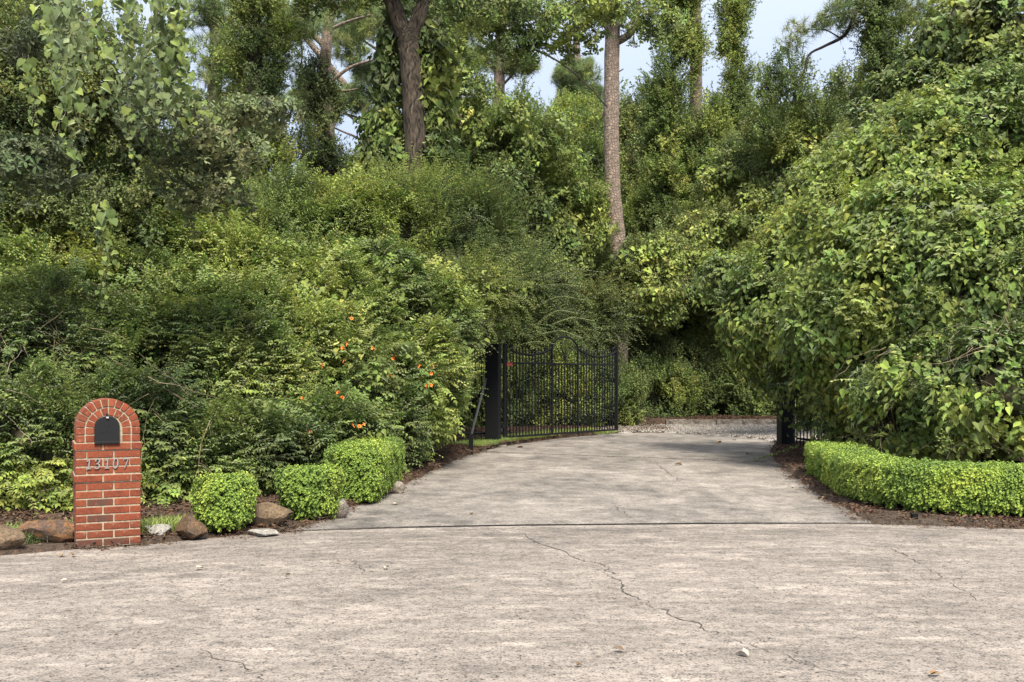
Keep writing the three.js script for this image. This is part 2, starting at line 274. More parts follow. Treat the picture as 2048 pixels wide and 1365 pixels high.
/* a bush: a thing with an added inner core, leaves of one or more kinds */
function bush(name, label, category, blobs, kinds, group, core = 0.55) {
  const c = blobs[0][0], base = V(c.x, 0, c.z), t = thing(name, label, category, base, group);
  if (core) inner(t, base, blobs, core);
  t.userData2 = kinds.map((k) => foliage(t, base, blobs, k));
  return t;
}

/* ------------------------------------------------------------------ ground, street, driveway */
const edgePx = [[-700, 1175], [-300, 1138], [0, 1112], [150, 1099.5], [281, 1091], [480, 1071], [600, 1063], [800, 1057], [1000, 1053], [1400, 1049], [1700, 1048.5], [1900, 1053], [2048, 1059], [2400, 1080], [2800, 1125]];
const edge = edgePx.map(([x, y]) => gp(x, y));
edge.unshift(V(-9, 0, -4.2), V(-7.4, 0, -5.6)); edge.push(V(10, 0, -4.5));
edge.sort((a, b) => a.x - b.x);
const farD = (x) => { if (x <= edge[0].x) return -edge[0].z; for (let i = 1; i < edge.length; i++) if (x <= edge[i].x) { const a = edge[i - 1], b = edge[i]; return -lerp(a.z, b.z, (x - a.x) / (b.x - a.x)); } return -edge.at(-1).z; };
const curveOf = (px) => { const c = new THREE.CatmullRomCurve3(px.map(([x, y]) => gp(x, y)), false, 'centripetal'); return (t) => c.getPoint(t); };
const LA = curveOf([[575, 1062.5], [640, 1041], [700, 1017], [760, 991], [805, 972], [870, 940], [930, 915], [960, 905.6]]);
const RA = curveOf([[1742, 1049], [1690, 1018], [1650, 998], [1610, 968], [1580, 945], [1560, 927.5]]);
const LB = curveOf([[960, 904.6], [1000, 896], [1060, 886], [1130, 877], [1240, 867.5]]);
const RB = curveOf([[1559, 926], [1547, 908], [1552, 894], [1566, 884]]);
const farMid = gp(1400, 868.5);
const driveA = (u, v) => { const p = LA(v).lerp(RA(v), u), e = 1 - v; if (v < 0.25) { const w = Math.pow(1 - v / 0.25, 2); p.z = lerp(p.z, -(farD(p.x) + 0.03), w); } p.y = 0.011; return p; };
const driveB = (u, v) => { const p = LB(v).lerp(RB(v), u); p.z -= v * v * Math.sin(u * Math.PI) * 1.6 + (1 - v) * 0.05; p.y = 0.01; return p; };
const TILE = 5;
const concreteTex = tex(2048, (u, v) => {
  const big = tnoise(u * 40, v * 40, 40, 1), mid = tnoise(u * 170, v * 170, 170, 2), fine = tnoise(u * 700, v * 700, 700, 3), grit = hash(u * 2048 | 0, v * 2048 | 0, 4), pit = tnoise(u * 330, v * 330, 330, 5), scr = tnoise(u * 90, v * 500, 500, 8);
  let k = 0.80 + (big - 0.5) * 0.1 + (mid - 0.5) * 0.42 + (fine - 0.5) * 0.9 + (grit - 0.5) * 0.4 + (scr - 0.5) * 0.2;
  if (pit > 0.76) k -= (pit - 0.76) * 2.4;
  const w = (fine - 0.5) * 0.05; return [k * (1 + w), k, k * (1 - w)];
});
const concreteBump = tex(1024, (u, v) => 0.5 + (tnoise(u * 512, v * 512, 512, 6) - 0.5) * 0.7 + (tnoise(u * 170, v * 170, 170, 7) - 0.5) * 0.4, false);
const streetMat = std({ vertexColors: true, map: concreteTex, bumpMap: concreteBump, bumpScale: 0.004, roughness: 0.92 });
function slab(name, fn, nu, nv, colour, vmap = (v) => v, thick = 0.12) {
  const pos = [], uv = [], col = [], idx = [];
  for (let j = 0; j <= nv; j++) for (let i = 0; i <= nu; i++) { const p = fn(i / nu, vmap(j / nv)); pos.push(p.x, p.y, p.z); uv.push(p.x / TILE, p.z / TILE); col.push(...colour(p.x, -p.z)); }
  for (let j = 0; j < nv; j++) for (let i = 0; i < nu; i++) { const a = j * (nu + 1) + i, b = a + nu + 1; idx.push(a, a + 1, b, a + 1, b + 1, b); }
  const rim = []; for (let i = 0; i < nu; i++) rim.push(i); for (let j = 0; j < nv; j++) rim.push(j * (nu + 1) + nu); for (let i = nu; i > 0; i--) rim.push(nv * (nu + 1) + i); for (let j = nv; j > 0; j--) rim.push(j * (nu + 1));
  const s = pos.length / 3; rim.forEach((r) => { pos.push(pos[r * 3], pos[r * 3 + 1], pos[r * 3 + 2], pos[r * 3], pos[r * 3 + 1] - thick, pos[r * 3 + 2]); uv.push(uv[r * 2], uv[r * 2 + 1], uv[r * 2] + 0.02, uv[r * 2 + 1] + 0.02); const c = [col[r * 3], col[r * 3 + 1], col[r * 3 + 2]]; col.push(...c, ...c); });
  rim.forEach((r, k) => { const a = s + k * 2, b = s + ((k + 1) % rim.length) * 2; idx.push(a, a + 1, b, a + 1, b + 1, b); });
  const g = new THREE.BufferGeometry(); g.setAttribute('position', new THREE.Float32BufferAttribute(pos, 3)); g.setAttribute('uv', new THREE.Float32BufferAttribute(uv, 2)); g.setAttribute('color', new THREE.Float32BufferAttribute(col, 3)); g.setIndex(idx); g.computeVertexNormals();
  return structure(mesh(name, g, streetMat));
}
// weathering of the concrete: worn pale patches and streaks, dirt along the kerb side, stains (all matter with its own outline)
function streetColour(x, d) {
  const wob = fbm(x * 0.35, d * 0.35, 3, 3) * 0.8, e = farD(x) - d, s1 = fbm(x * 0.3, e * 2.0 + wob, 1, 3), s2 = fbm(x * 1.8, e * 7 + wob * 3, 5, 4), s3 = fbm(x * 9, d * 16, 8, 3);
  const s4 = fbm(x * 5, e * 18 + wob * 4, 15, 3); let k = 0.272 + (s1 - 0.5) * 0.09 + (s2 - 0.5) * 0.075 + (s3 - 0.5) * 0.15 + (s4 - 0.5) * 0.14;
  const dirt = clamp((fbm(x * 1.1, d * 2.2, 12, 5) - 0.36 - Math.abs(e - 0.7) * 0.1) * 4, 0, 1); k -= dirt * 0.05;
  const pale = clamp((fbm(x * 2.2 + 9, d * 7.5, 21, 4) - 0.6) * 9, 0, 1); k += pale * 0.085;
  if (e < 0.13 + 0.05 * s2) k += 0.05;
  k = clamp(k, 0.1, 0.55); k *= 0.9; return [k * 1.03, k * 0.893, k * 0.785];
}
const tyre = [[[1436, 950], [1450, 964], [1478, 982], [1530, 1000], [1590, 1012]], [[1395, 946], [1412, 966], [1446, 990], [1505, 1014], [1580, 1030]]].map((a) => new THREE.CatmullRomCurve3(a.map(([x, y]) => gp(x, y))).getPoints(24));
function driveColour(x, d) {
  const s1 = fbm(x * 0.7, d * 0.55, 31, 4), s2 = fbm(x * 1.9, d * 1.2, 35, 4), s3 = fbm(x * 6, d * 5, 38, 3);
  let k = 0.25 + (s1 - 0.5) * 0.1 + (s2 - 0.5) * 0.15 + (s3 - 0.5) * 0.28;
  for (const t of tyre) { let m = 9; for (const p of t) m = Math.min(m, Math.hypot((p.x - x), (-p.z - d) * 0.6)); if (m < 0.13) k += 0.05 * (fbm(x * 14, d * 14, 77, 2) > 0.38 ? 1 : 0); }
  const st = clamp((fbm(x * 1.2 + 3, d * 0.8, 51, 4) - 0.55) * 5, 0, 1); k -= st * 0.035;
  const pale = clamp((fbm(x * 1.1 + 3, d * 0.9, 61, 4) - 0.55) * 5, 0, 1); k += pale * 0.08;
  k = clamp(k, 0.11, 0.5); k *= 0.92; return [k * 1.01, k * 0.9, k * 0.805];
}
const street = slab('street', (u, v) => { const x = lerp(-9, 10, u), f = -farD(x); return V(x, 0, lerp(9, f, v)); }, 520, 250, streetColour, (t) => t < 0.06 ? t / 0.06 * 0.62 : 0.62 + (t - 0.06) / 0.94 * 0.38);
slab('driveway', driveA, 150, 180, driveColour);
slab('driveway', driveB, 110, 110, driveColour);

{ // dark filler in the expansion joint at the street, and dirt in the joint across the driveway
  const fill = std({ color: C(0.022, 0.02, 0.018), roughness: 1 }), strip = (a, b, y) => { const pos = [], idx = []; for (let i = 0; i <= 80; i++) { const p = a(i / 80), q = b(i / 80); pos.push(p.x, y + (hash(i, 3, 1) - 0.5) * 0.006, p.z, q.x, y + (hash(i, 4, 1) - 0.5) * 0.006, q.z); if (i) { const n = i * 2; idx.push(n - 2, n - 1, n, n - 1, n + 1, n); } } const g = new THREE.BufferGeometry(); g.setAttribute('position', new THREE.Float32BufferAttribute(pos, 3)); g.setIndex(idx); g.computeVertexNormals(); mesh('expansion_joint', g, fill, scene.getObjectByName('driveway')); };
  strip((u) => driveA(u, 0).add(V(0, 0, 0.035)), (u) => driveA(u, 0).add(V(0, 0, -0.002)), 0.003);
  strip((u) => driveA(u, 1).add(V(0, 0, 0.002)), (u) => driveB(u, 0).add(V(0, 0, -0.002)), -0.012);
}
const onSlab = (x, d) => {
  if (d < farD(x) && Math.abs(x) < 10) return true;
  if (d > 9.5 && d < 29) { const t = polyIn(x, d); return t; } return false;
};
const poly = []; for (let i = 0; i <= 40; i++) poly.push(LA(i / 40)); for (let i = 0; i <= 20; i++) poly.push(LB(i / 20)); for (let i = 0; i <= 10; i++) poly.push(driveB(i / 10, 1)); for (let i = 20; i >= 0; i--) poly.push(RB(i / 20)); for (let i = 40; i >= 0; i--) poly.push(RA(i / 40));
function polyIn(x, d) { let c = false; for (let i = 0, j = poly.length - 1; i < poly.length; j = i++) { const a = poly[i], b = poly[j]; if ((-a.z > d) !== (-b.z > d) && x < (b.x - a.x) * (d + a.z) / (-b.z + a.z) + a.x) c = !c; } return c; }
const inGravel = (x, d) => d > 23 && d < 33.2 && x > 2.2 && x < 16 && !polyIn(x, d);
const groundH = (x, d) => onSlab(x, d) ? -0.09 : (0.01 + 0.05 * (fbm(x * 1.3, d * 1.3, 70, 3) - 0.3) + (d > 33.2 ? 0.12 : 0) + 0.02 * clamp(d - 10, 0, 4) * (inGravel(x, d) ? 0 : 1));
{
  const lines = (a, b, s, outer) => { const l = []; for (const q of outer) if (q < a) l.push(q); for (let x = a; x <= b; x += s) l.push(x); for (const q of outer) if (q > b) l.push(q); return l; };
  const xs = lines(-8, 13, 0.14, [-500, -200, -90, -45, -25, -14, -10, 16, 22, 32, 60, 120, 250, 500]), ds = lines(8, 35, 0.14, [-400, -150, -60, -20, 0, 4, 6, 7, 38, 44, 55, 80, 130, 250, 600]);
  const pos = [], uv = [], col = [], idx = [];
  for (const d of ds) for (const x of xs) {
    pos.push(x, d < 7.5 || Math.abs(x) > 9.5 && d < 8 ? -0.1 : groundH(x, d), -d); uv.push(x / 2, d / 2);
    const n = fbm(x * 2.2, d * 2.2, 80, 4), m = fbm(x * 0.6, d * 0.6, 84, 3), red = clamp(m * 2 - 0.5, 0, 1); const b = 0.55 + n * 0.9; col.push(b * lerp(0.075, 0.12, red), b * lerp(0.055, 0.062, red), b * lerp(0.038, 0.036, red));
  }
  const w = xs.length; for (let j = 0; j < ds.length - 1; j++) for (let i = 0; i < w - 1; i++) { const a = j * w + i, b = a + w; idx.push(a, a + 1, b, a + 1, b + 1, b); }
  const g = new THREE.BufferGeometry(); g.setAttribute('position', new THREE.Float32BufferAttribute(pos, 3)); g.setAttribute('uv', new THREE.Float32BufferAttribute(uv, 2)); g.setAttribute('color', new THREE.Float32BufferAttribute(col, 3)); g.setIndex(idx); g.computeVertexNormals();
  const soil = tex(512, (u, v) => { const k = 0.55 + (tnoise(u * 64, v * 64, 64, 1) - 0.5) * 0.5 + (tnoise(u * 256, v * 256, 256, 2) - 0.5) * 0.8; return [k, k, k]; });
  structure(mesh('ground', g, std({ vertexColors: true, map: soil, roughness: 1 })));
}
/* gravel beyond the concrete: a sheet and the stones on it */
{
  const g = new THREE.PlaneGeometry(13.5, 10, 60, 44); g.rotateX(-Math.PI / 2); const p = g.attributes.position, uv = g.attributes.uv;
  for (let i = 0; i < p.count; i++) { const x = p.getX(i) + 9.0, z = p.getZ(i) - 28.3; p.setXYZ(i, x, polyIn(x, -z) ? -0.06 : 0.035 + 0.015 * noise(x * 2, z * 2), z); uv.setXY(i, x / 1.5, z / 1.5); } g.computeVertexNormals();
  const t = tex(512, (u, v) => { const k = 0.5 + (tnoise(u * 90, v * 90, 90, 1) - 0.5) * 0.5 + (tnoise(u * 250, v * 250, 250, 2) - 0.5) * 0.5; return [k * 0.5, k * 0.46, k * 0.42]; });
  structure(mesh('gravel', g, std({ map: t, roughness: 1 })));
  const st = new THREE.IcosahedronGeometry(0.022, 0); st.scale(1.2, 0.7, 1);
  const spots = []; for (let i = 0; i < 16000; i++) { const x = rr(2.4, 14), d = rr(23.5, 32.6); if (!polyIn(x, d)) spots.push([x, d]); }
  const im = shade(new THREE.InstancedMesh(st, std({ roughness: 0.95 }), spots.length)); im.name = 'gravel_stones'; im.userData = { kind: 'stuff', label: 'pale loose gravel stones beyond the end of the concrete driveway', category: 'gravel' };
  spots.forEach(([x, d], i) => { X.makeRotationFromEuler(new THREE.Euler(rnd() * 3, rnd() * 3, rnd() * 3)); const s = rr(0.6, 1.4); X.scale(V(s, s, s)); X.setPosition(x, 0.045 + rnd() * 0.012, -d); im.setMatrixAt(i, X); const k = rr(0.14, 0.3); im.setColorAt(i, C(k, k * rr(0.86, 0.95), k * rr(0.74, 0.88))); });
  scene.add(im);
}
/* cracks: thin, ragged, filled with dark dirt */
{
  const dirtMat = std({ color: C(0.055, 0.046, 0.038), roughness: 1 });
  function crack(px, w, parent) {
    const yy = parent === street ? 0.0035 : 0.0145;
    const pts = px.map(([x, y]) => gp(x, y)), pos = [], idx = []; let n = 0;
    const c = new THREE.CatmullRomCurve3(pts, false, 'centripetal'), N = Math.ceil(c.getLength() / 0.035);
    for (let i = 0; i <= N; i++) { const p = c.getPoint(i / N), q = c.getTangent(i / N), s = V(-q.z, 0, q.x), jx = (fbm(i * 0.35, pts[0].x * 7, 3, 3) - 0.5) * 0.14, k = 0.85 * w * (0.08 + 1.3 * fbm(i * 0.45, 9, pts[0].z * 5, 2)) * Math.min(1, Math.min(i, N - i) / 6 + 0.15);
      p.addScaledVector(s, jx); pos.push(p.x + s.x * k, yy, p.z + s.z * k, p.x - s.x * k, yy, p.z - s.z * k); if (i) idx.push(n - 2, n - 1, n, n - 1, n + 1, n); n += 2; }
    const g = new THREE.BufferGeometry(); g.setAttribute('position', new THREE.Float32BufferAttribute(pos, 3)); g.setIndex(idx); g.computeVertexNormals(); mesh('crack', g, dirtMat, parent);
  }
  for (const [px, w] of [
    [[[1035, 1063], [1090, 1092], [1160, 1118], [1205, 1132], [1220, 1148], [1245, 1172], [1250, 1185], [1290, 1205], [1345, 1230], [1400, 1250], [1440, 1272]], 0.0065],
    [[[1440, 1272], [1500, 1292], [1560, 1308], [1610, 1328], [1680, 1345], [1740, 1364]], 0.0035],
    [[[1780, 1096], [1815, 1115], [1850, 1134]], 0.0065], [[[1850, 1134], [1880, 1158], [1925, 1182], [1955, 1205]], 0.004],
    [[[1240, 1190], [1170, 1196], [1100, 1190], [1040, 1184]], 0.003], [[[1550, 1172], [1700, 1164], [1880, 1160], [2048, 1158]], 0.0025],
    [[[702, 1118], [712, 1132], [735, 1152]], 0.005], [[[395, 1300], [440, 1318], [495, 1340], [512, 1352], [516, 1366]], 0.005], [[[720, 1175], [850, 1190], [1000, 1182]], 0.002],
  ]) crack(px, w, street);
  const drv = scene.getObjectByName('driveway');
  for (const [px, w] of [[[[1312, 926], [1330, 944], [1352, 958], [1357, 966], [1330, 972], [1280, 973]], 0.006], [[[1366, 964], [1400, 966], [1450, 975], [1490, 976]], 0.005], [[[1225, 1012], [1255, 1032], [1266, 1046]], 0.005]]) crack(px, w, drv);
}

/* ------------------------------------------------------------------ brick mailbox pillar */
{
  const bl = gp(150, 1098), br = gp(281, 1089.6), ctrF = bl.clone().lerp(br, 0.5), yaw = Math.atan2(-(br.z - bl.z), br.x - bl.x), W = bl.distanceTo(br), D = W;
  const t = thing('brick_mailbox', 'red brick mailbox pillar with arched top, black mailbox door and house number 13107', 'mailbox', ctrF);
  t.rotation.y = yaw;                                         // local +z is the front
  const ht = 0.0708, mort = 0.013, th = 0.09, y0 = 0.004;
  const mk = (dirt, s) => tex(256, (u, v) => {
    const n = tnoise(u * 9, v * 9, 9, s), f = tnoise(u * 60, v * 60, 60, s + 1), g = hash(u * 256 | 0, v * 256 | 0, s), sp = tnoise(u * 34, v * 34, 34, s + 2), cl = tnoise(u * 5, v * 5, 5, s + 3);
    let k = 0.82 + (n - 0.5) * 0.4 + (f - 0.5) * 0.35 + (g - 0.5) * 0.14; const q = clamp((cl * 0.6 + f * 0.4 - (1 - dirt)) * 3, 0, 1), w = sp > 0.9 ? 0.1 : 0;
    const r = [0.232 * k + w * 0.55, 0.053 * k + w * 0.55, 0.021 * k + w * 0.45]; return r.map((x, c) => lerp(x, [0.075, 0.038, 0.028][c] * (0.7 + f * 0.6), q));
  });
  const clean = [0, 1, 2].map((i) => std({ map: mk(0.12, 11 + i * 7), roughness: 0.88, color: C(...[[1, 1, 1], [0.88, 0.82, 0.82], [1.0, 1.12, 1.15]][i]) })), dirty = [0, 1].map((i) => std({ map: mk(0.63, 41 + i * 7), roughness: 0.92, color: C(...[[0.9, 0.9, 0.9], [0.8, 0.85, 0.9]][i]) }));
  const brickMat = (row) => row < 3 ? pick(dirty) : row < 5 ? (rnd() < 0.5 ? pick(dirty) : pick(clean)) : row < 6 && rnd() < 0.1 ? pick(dirty) : pick(clean);
  const mortar = std({ color: C(0.39, 0.32, 0.23), roughness: 1, map: tex(256, (u, v) => { const k = 0.8 + (tnoise(u * 60, v * 60, 60, 3) - 0.5) * 0.4; return [k, k, k]; }) });
  const cache = new Map(), brickGeo = (l, w) => { const k = l.toFixed(3) + w.toFixed(3); if (!cache.has(k)) cache.set(k, [0, 1].map(() => chamferBox(l, ht - mort, w, 0.004 + rnd() * 0.001))); return pick(cache.get(k)); };
  const rows = 13, core = boxUV(new THREE.BoxGeometry(W - 0.012, rows * ht, D - 0.012)); core.translate(0, y0 + rows * ht / 2, -D / 2); mesh('mortar', core, mortar, t);
  for (let r = 0; r < rows; r++) {
    const corb = r === 12 || r === 8, g = corb ? 0.011 : 0, w = W + 2 * g, flip = corb ? r === 99 : r % 2 === 1, L = (w - th - mort) / 2, y = y0 + r * ht + ht / 2;
    for (let f = 0; f < 4; f++) {                             // pinwheel bond: two stretchers and one header end on every face
      for (let k = 0; k < 2; k++) {
        const len = L - mort * (k ? 0 : 0), a = -w / 2 + k * (L + mort) + L / 2, x = flip ? -a : a, b = mesh('brick', brickGeo(L - (k ? mort * 0.5 : 0), th), brickMat(r), t), ang = f * Math.PI / 2;
        const lx = x + (k ? (flip ? mort * 0.25 : -mort * 0.25) : 0), lz = w / 2 - th / 2 + (rnd() - 0.5) * 0.002;
        b.position.set(Math.cos(ang) * lx + Math.sin(ang) * lz, y + (rnd() - 0.5) * 0.0015, -D / 2 - Math.sin(ang) * lx + Math.cos(ang) * lz); b.rotation.y = ang + (rnd() - 0.5) * 0.004;
      }
    }
    if (corb) { const m = boxUV(new THREE.BoxGeometry(w - 0.01, ht - 0.008, w - 0.01)); m.translate(0, y, -D / 2); mesh('mortar', m, mortar, t); }
  }
  /* the arch: two rings of bricks standing on end round the box */
  const yA = y0 + rows * ht, RO = W / 2 - 0.006, rt = 0.068, straight = 0.122, gapR = 0.012;
  const ringShape = (R) => { const s = new THREE.Shape(); s.moveTo(-R, 0); s.lineTo(-R, straight); s.absarc(0, straight, R, Math.PI, 0, true); s.lineTo(R, 0); s.lineTo(-R, 0); return s; };
  const bodyM = boxUV(new THREE.ExtrudeGeometry(ringShape(RO - 0.006), { depth: D - 0.014, bevelEnabled: false, curveSegments: 32 })); bodyM.translate(0, yA, -D + 0.004); mesh('mortar', bodyM, mortar, t);
  function wedge(R, a0, a1, s0, dep) {                        // a brick between two stations of the ring; station: negative = left straight, angle, beyond = right straight
    const P = (st, r) => { const arc = Math.PI * R, s = st; if (s < straight) return [-r, s]; if (s > straight + arc) return [r, straight - (s - straight - arc)]; const a = Math.PI - (s - straight) / R; return [Math.cos(a) * r, straight + Math.sin(a) * r]; };
    const pts = [], c = 0.003; for (const [st, e] of [[a0, 1], [a1, -1]]) for (const [r, k] of [[R, -1], [R - rt, 1]]) for (const [z, q] of [[0, -1], [-dep, 1]]) { const [x, y] = P(st + e * c, r), [x2, y2] = P(st, r + k * c); pts.push(V(...P(st + e * c, r + k * c), z), V(x, y, z + q * c), V(x2, y2, z + q * c)); }
    return boxUV(new ConvexGeometry(pts));
  }
  const ring = (R, n, zf, dep, deepN) => { const T = 2 * straight + Math.PI * R, st = T / n; for (let i = 0; i < n; i++) for (let q = 0; q < deepN; q++) { const b = mesh('arch_brick', wedge(R, i * st + mort * 0.45, (i + 1) * st - mort * 0.45, 0, dep - mort), pick(clean), t); b.position.set(0, yA, zf - q * dep + (rnd() - 0.5) * 0.002); } };
  ring(RO, 16, 0.0, D / 3, 3); ring(RO - rt - gapR, 12, -0.004, 0.12, 1);
  /* mailbox door */
  const bw = 0.197, bh = 0.245, R = bw / 2, dark = new THREE.MeshPhysicalMaterial({ side: THREE.DoubleSide, color: C(0.008, 0.0083, 0.009), roughness: 0.42, specularIntensity: 0.8 });
  const ds = new THREE.Shape(); ds.moveTo(-R, 0); ds.lineTo(-R, bh - R); ds.absarc(0, bh - R, R, Math.PI, 0, true); ds.lineTo(R, 0); ds.lineTo(-R, 0);
  const door = mesh('mailbox_door', new THREE.ExtrudeGeometry(ds, { depth: 0.02, bevelEnabled: true, bevelSize: 0.006, bevelThickness: 0.006, bevelSegments: 2, curveSegments: 24 }), dark, t); door.position.set(-0.012, yA - 0.012, 0.004);
  const hem = mesh('hem', chamferBox(bw + 0.012, 0.022, 0.008, 0.002), dark, door); hem.position.set(0, 0.012, 0.028);
  const clasp = mesh('latch', chamferBox(0.02, 0.045, 0.02, 0.003), dark, door); clasp.position.set(0, bh + 0.002, 0.03);
  const tip = mesh('latch_tab', chamferBox(0.022, 0.014, 0.008, 0.002), std({ color: C(0.6, 0.6, 0.58), roughness: 0.4, metalness: 0.6 }), door); tip.position.set(0.001, bh - 0.012, 0.043);
  const font = await new FontLoader().loadAsync('fonts/droid/droid_sans_bold.typeface.json'), fontR = await new FontLoader().loadAsync('fonts/droid/droid_serif_regular.typeface.json');
  const emboss = (s, size, y) => { const g = new TextGeometry(s, { font, size, depth: 0.0022, curveSegments: 4 }); g.computeBoundingBox(); g.translate(-(g.boundingBox.max.x + g.boundingBox.min.x) / 2, y, 0.0255); mesh('embossed_lettering', g, dark, door); };
  emboss('U.S.', 0.03, 0.15); emboss('MAIL', 0.034, 0.095);
  /* house number */
  const grey = std({ color: C(0.32, 0.32, 0.32), roughness: 0.4, metalness: 0.5 });
  [['1', -0.192], ['3', -0.122], ['1', -0.042], ['0', 0.028], ['7', 0.112]].forEach(([s, x]) => {
    const g = new TextGeometry(s, { font: fontR, size: 0.088, depth: 0.004, bevelEnabled: true, bevelSize: 0.0012, bevelThickness: 0.0015, bevelSegments: 1, curveSegments: 6 }); g.scale(0.8, 1, 1); g.applyMatrix4(new THREE.Matrix4().makeShear(0, 0, 0.08, 0, 0, 0)); g.translate(x, y0 + 9 * ht + 0.052, 0.008); mesh('house_number_digit', g, grey, t);
  });
}

/* ------------------------------------------------------------------ rocks */
{
  const rockTex = (a, b, c, s) => tex(512, (u, v) => { const n = tnoise(u * 6, v * 6, 6, s) * 0.6 + tnoise(u * 17, v * 17, 17, s + 1) * 0.4, f = tnoise(u * 90, v * 90, 90, s + 2), g = hash(u * 512 | 0, v * 512 | 0, s), l = clamp((tnoise(u * 12, v * 12, 12, s + 3) * 0.6 + f * 0.4 - 0.56) * 9, 0, 1), q = clamp((n - 0.4) * 4, 0, 1), k = 0.78 + (f - 0.5) * 0.8 + (g - 0.5) * 0.35 + (tnoise(u * 30, v * 30, 30, s + 5) - 0.5) * 0.5; return [0, 1, 2].map((i) => lerp(lerp(a[i], b[i], q), c[i], l * 0.5) * k * 0.5); });
  const M = {
    brown: std({ map: rockTex([0.28, 0.16, 0.08], [0.2, 0.13, 0.085], [0.11, 0.09, 0.075], 3), roughness: 0.95 }), rust: std({ map: rockTex([0.42, 0.21, 0.085], [0.2, 0.13, 0.095], [0.13, 0.1, 0.08], 13), roughness: 0.95 }),
    tan: std({ map: rockTex([0.36, 0.25, 0.15], [0.27, 0.18, 0.11], [0.16, 0.13, 0.1], 23), roughness: 0.95 }), white: std({ map: rockTex([0.72, 0.69, 0.64], [0.6, 0.56, 0.5], [0.38, 0.35, 0.3], 33), roughness: 0.95 }), speck: std({ map: rockTex([0.42, 0.36, 0.3], [0.3, 0.23, 0.17], [0.58, 0.55, 0.5], 43), roughness: 0.95 }),
  };
  // [px left, px right, py top, py base, depth ratio, material, angular, seed, label]
  const rocks = [
    [-60, 36, 1066, 1112, 0.8, 'tan', 0.5, 1, 'tan rock half cut off by the left edge of the picture'],
    [12, 140, 1051, 1093, 0.55, 'rust', 0.55, 2, 'long flat rust-topped rock left of the brick mailbox'],
    [284, 338, 1057, 1081, 0.8, 'white', 0.55, 3, 'small chalk-white rock right beside the brick mailbox'],
    [339, 412, 1039, 1085, 0.8, 'brown', 0.7, 4, 'blocky brown rock between the white rock and the first boxwood'],
    [484, 580, 1016, 1064, 0.6, 'tan', 0.6, 5, 'large tan-brown boulder between the first two boxwood bushes'],
    [486, 556, 1062, 1077, 0.9, 'white', 0.8, 6, 'flat white stone slab lying at the street edge'],
    [649, 694, 1006, 1043, 0.8, 'speck', 0.5, 7, 'pale speckled upright rock against the long boxwood'],
    [783, 812, 969, 992, 0.9, 'speck', 0.6, 8, 'small grey rock at the far end of the long boxwood'],
    [394, 407, 1074, 1081, 1, 'speck', 0.6, 9, 'tiny grey stone in front of the blocky brown rock'],
  ];
  for (const [x0, x1, yt, yb, dr, m, ang, sd, label] of rocks) {
    const b = gp((x0 + x1) / 2, yb - 2), d = -b.z, w = (x1 - x0) * d / F, h = (yb - yt) * d / F * (yt > 1060 && m === 'white' ? 0.7 : 1), g0 = new THREE.IcosahedronGeometry(1, 5), p = g0.attributes.position, planes = [];
    for (let i = 0; i < 14; i++) { const u = V(hash(i, sd, 1) * 2 - 1, hash(i, sd, 2) * 2 - 1, hash(i, sd, 3) * 2 - 1).normalize(); planes.push([u, 0.5 + hash(i, sd, 4) * 0.34]); }
    for (let i = 0; i < p.count; i++) { const u = V().fromBufferAttribute(p, i); let r = 1; for (const [q, k] of planes) { const c = u.dot(q); if (c > 0.01) r = Math.min(r, lerp(1, k / c, clamp(ang + 0.25, 0, 1))); } r *= 1 + (fbm(u.x * 2.3 + sd * 9, u.y * 2.3, u.z * 2.3, 4) - 0.5) * 0.22 + (fbm(u.x * 9 + sd, u.y * 9, u.z * 9, 3) - 0.5) * 0.07; p.setXYZ(i, u.x * r, u.y * r, u.z * r); }
    g0.computeBoundingBox(); const s = g0.boundingBox.getSize(V()); g0.scale(w / s.x, h * 1.25 / s.y, w * dr / s.z); g0.computeBoundingBox(); g0.translate(0, -g0.boundingBox.min.y - h * 0.1, -w * dr * 0.42);
    const g = toCreasedNormals(boxUV(g0, 2.2), 0.35);
    const o = tag(mesh('rock', g, M[m]), label, 'rock', 'rocks along the street edge'); o.position.copy(b);
  }
  /* low stone edging behind the gravel */
  const e = thing('stone_edging', 'low row of pale mossy edging stones beyond the gravel', 'edging', gp(1440, 853)); const base = e.position;
  let x = 1332; const wid = [44, 58, 52, 22, 40, 26, 60, 60];
  for (const w of wid) { const a = at(x, 853, 32.6), L = w * 32.6 / F, g0 = new THREE.BoxGeometry(L - 0.02, 0.17, 0.3, 6, 3, 3), p = g0.attributes.position; for (let i = 0; i < p.count; i++) { const k = 0.02; p.setXYZ(i, p.getX(i) + (noise(p.getY(i) * 30 + x, p.getZ(i) * 20) - 0.5) * k, p.getY(i) + (noise(p.getX(i) * 9 + x, p.getZ(i) * 20) - 0.5) * k * 1.8, p.getZ(i) + (noise(p.getX(i) * 9 + x, p.getY(i) * 20, 5) - 0.5) * k * 2); } const g = boxUV(g0, 1.5); g.computeVertexNormals(); const s = mesh('stone', g, M.speck, e); s.position.set(a.x + L / 2 - base.x, 0.115, -32.75 - base.z); x += w; }
}

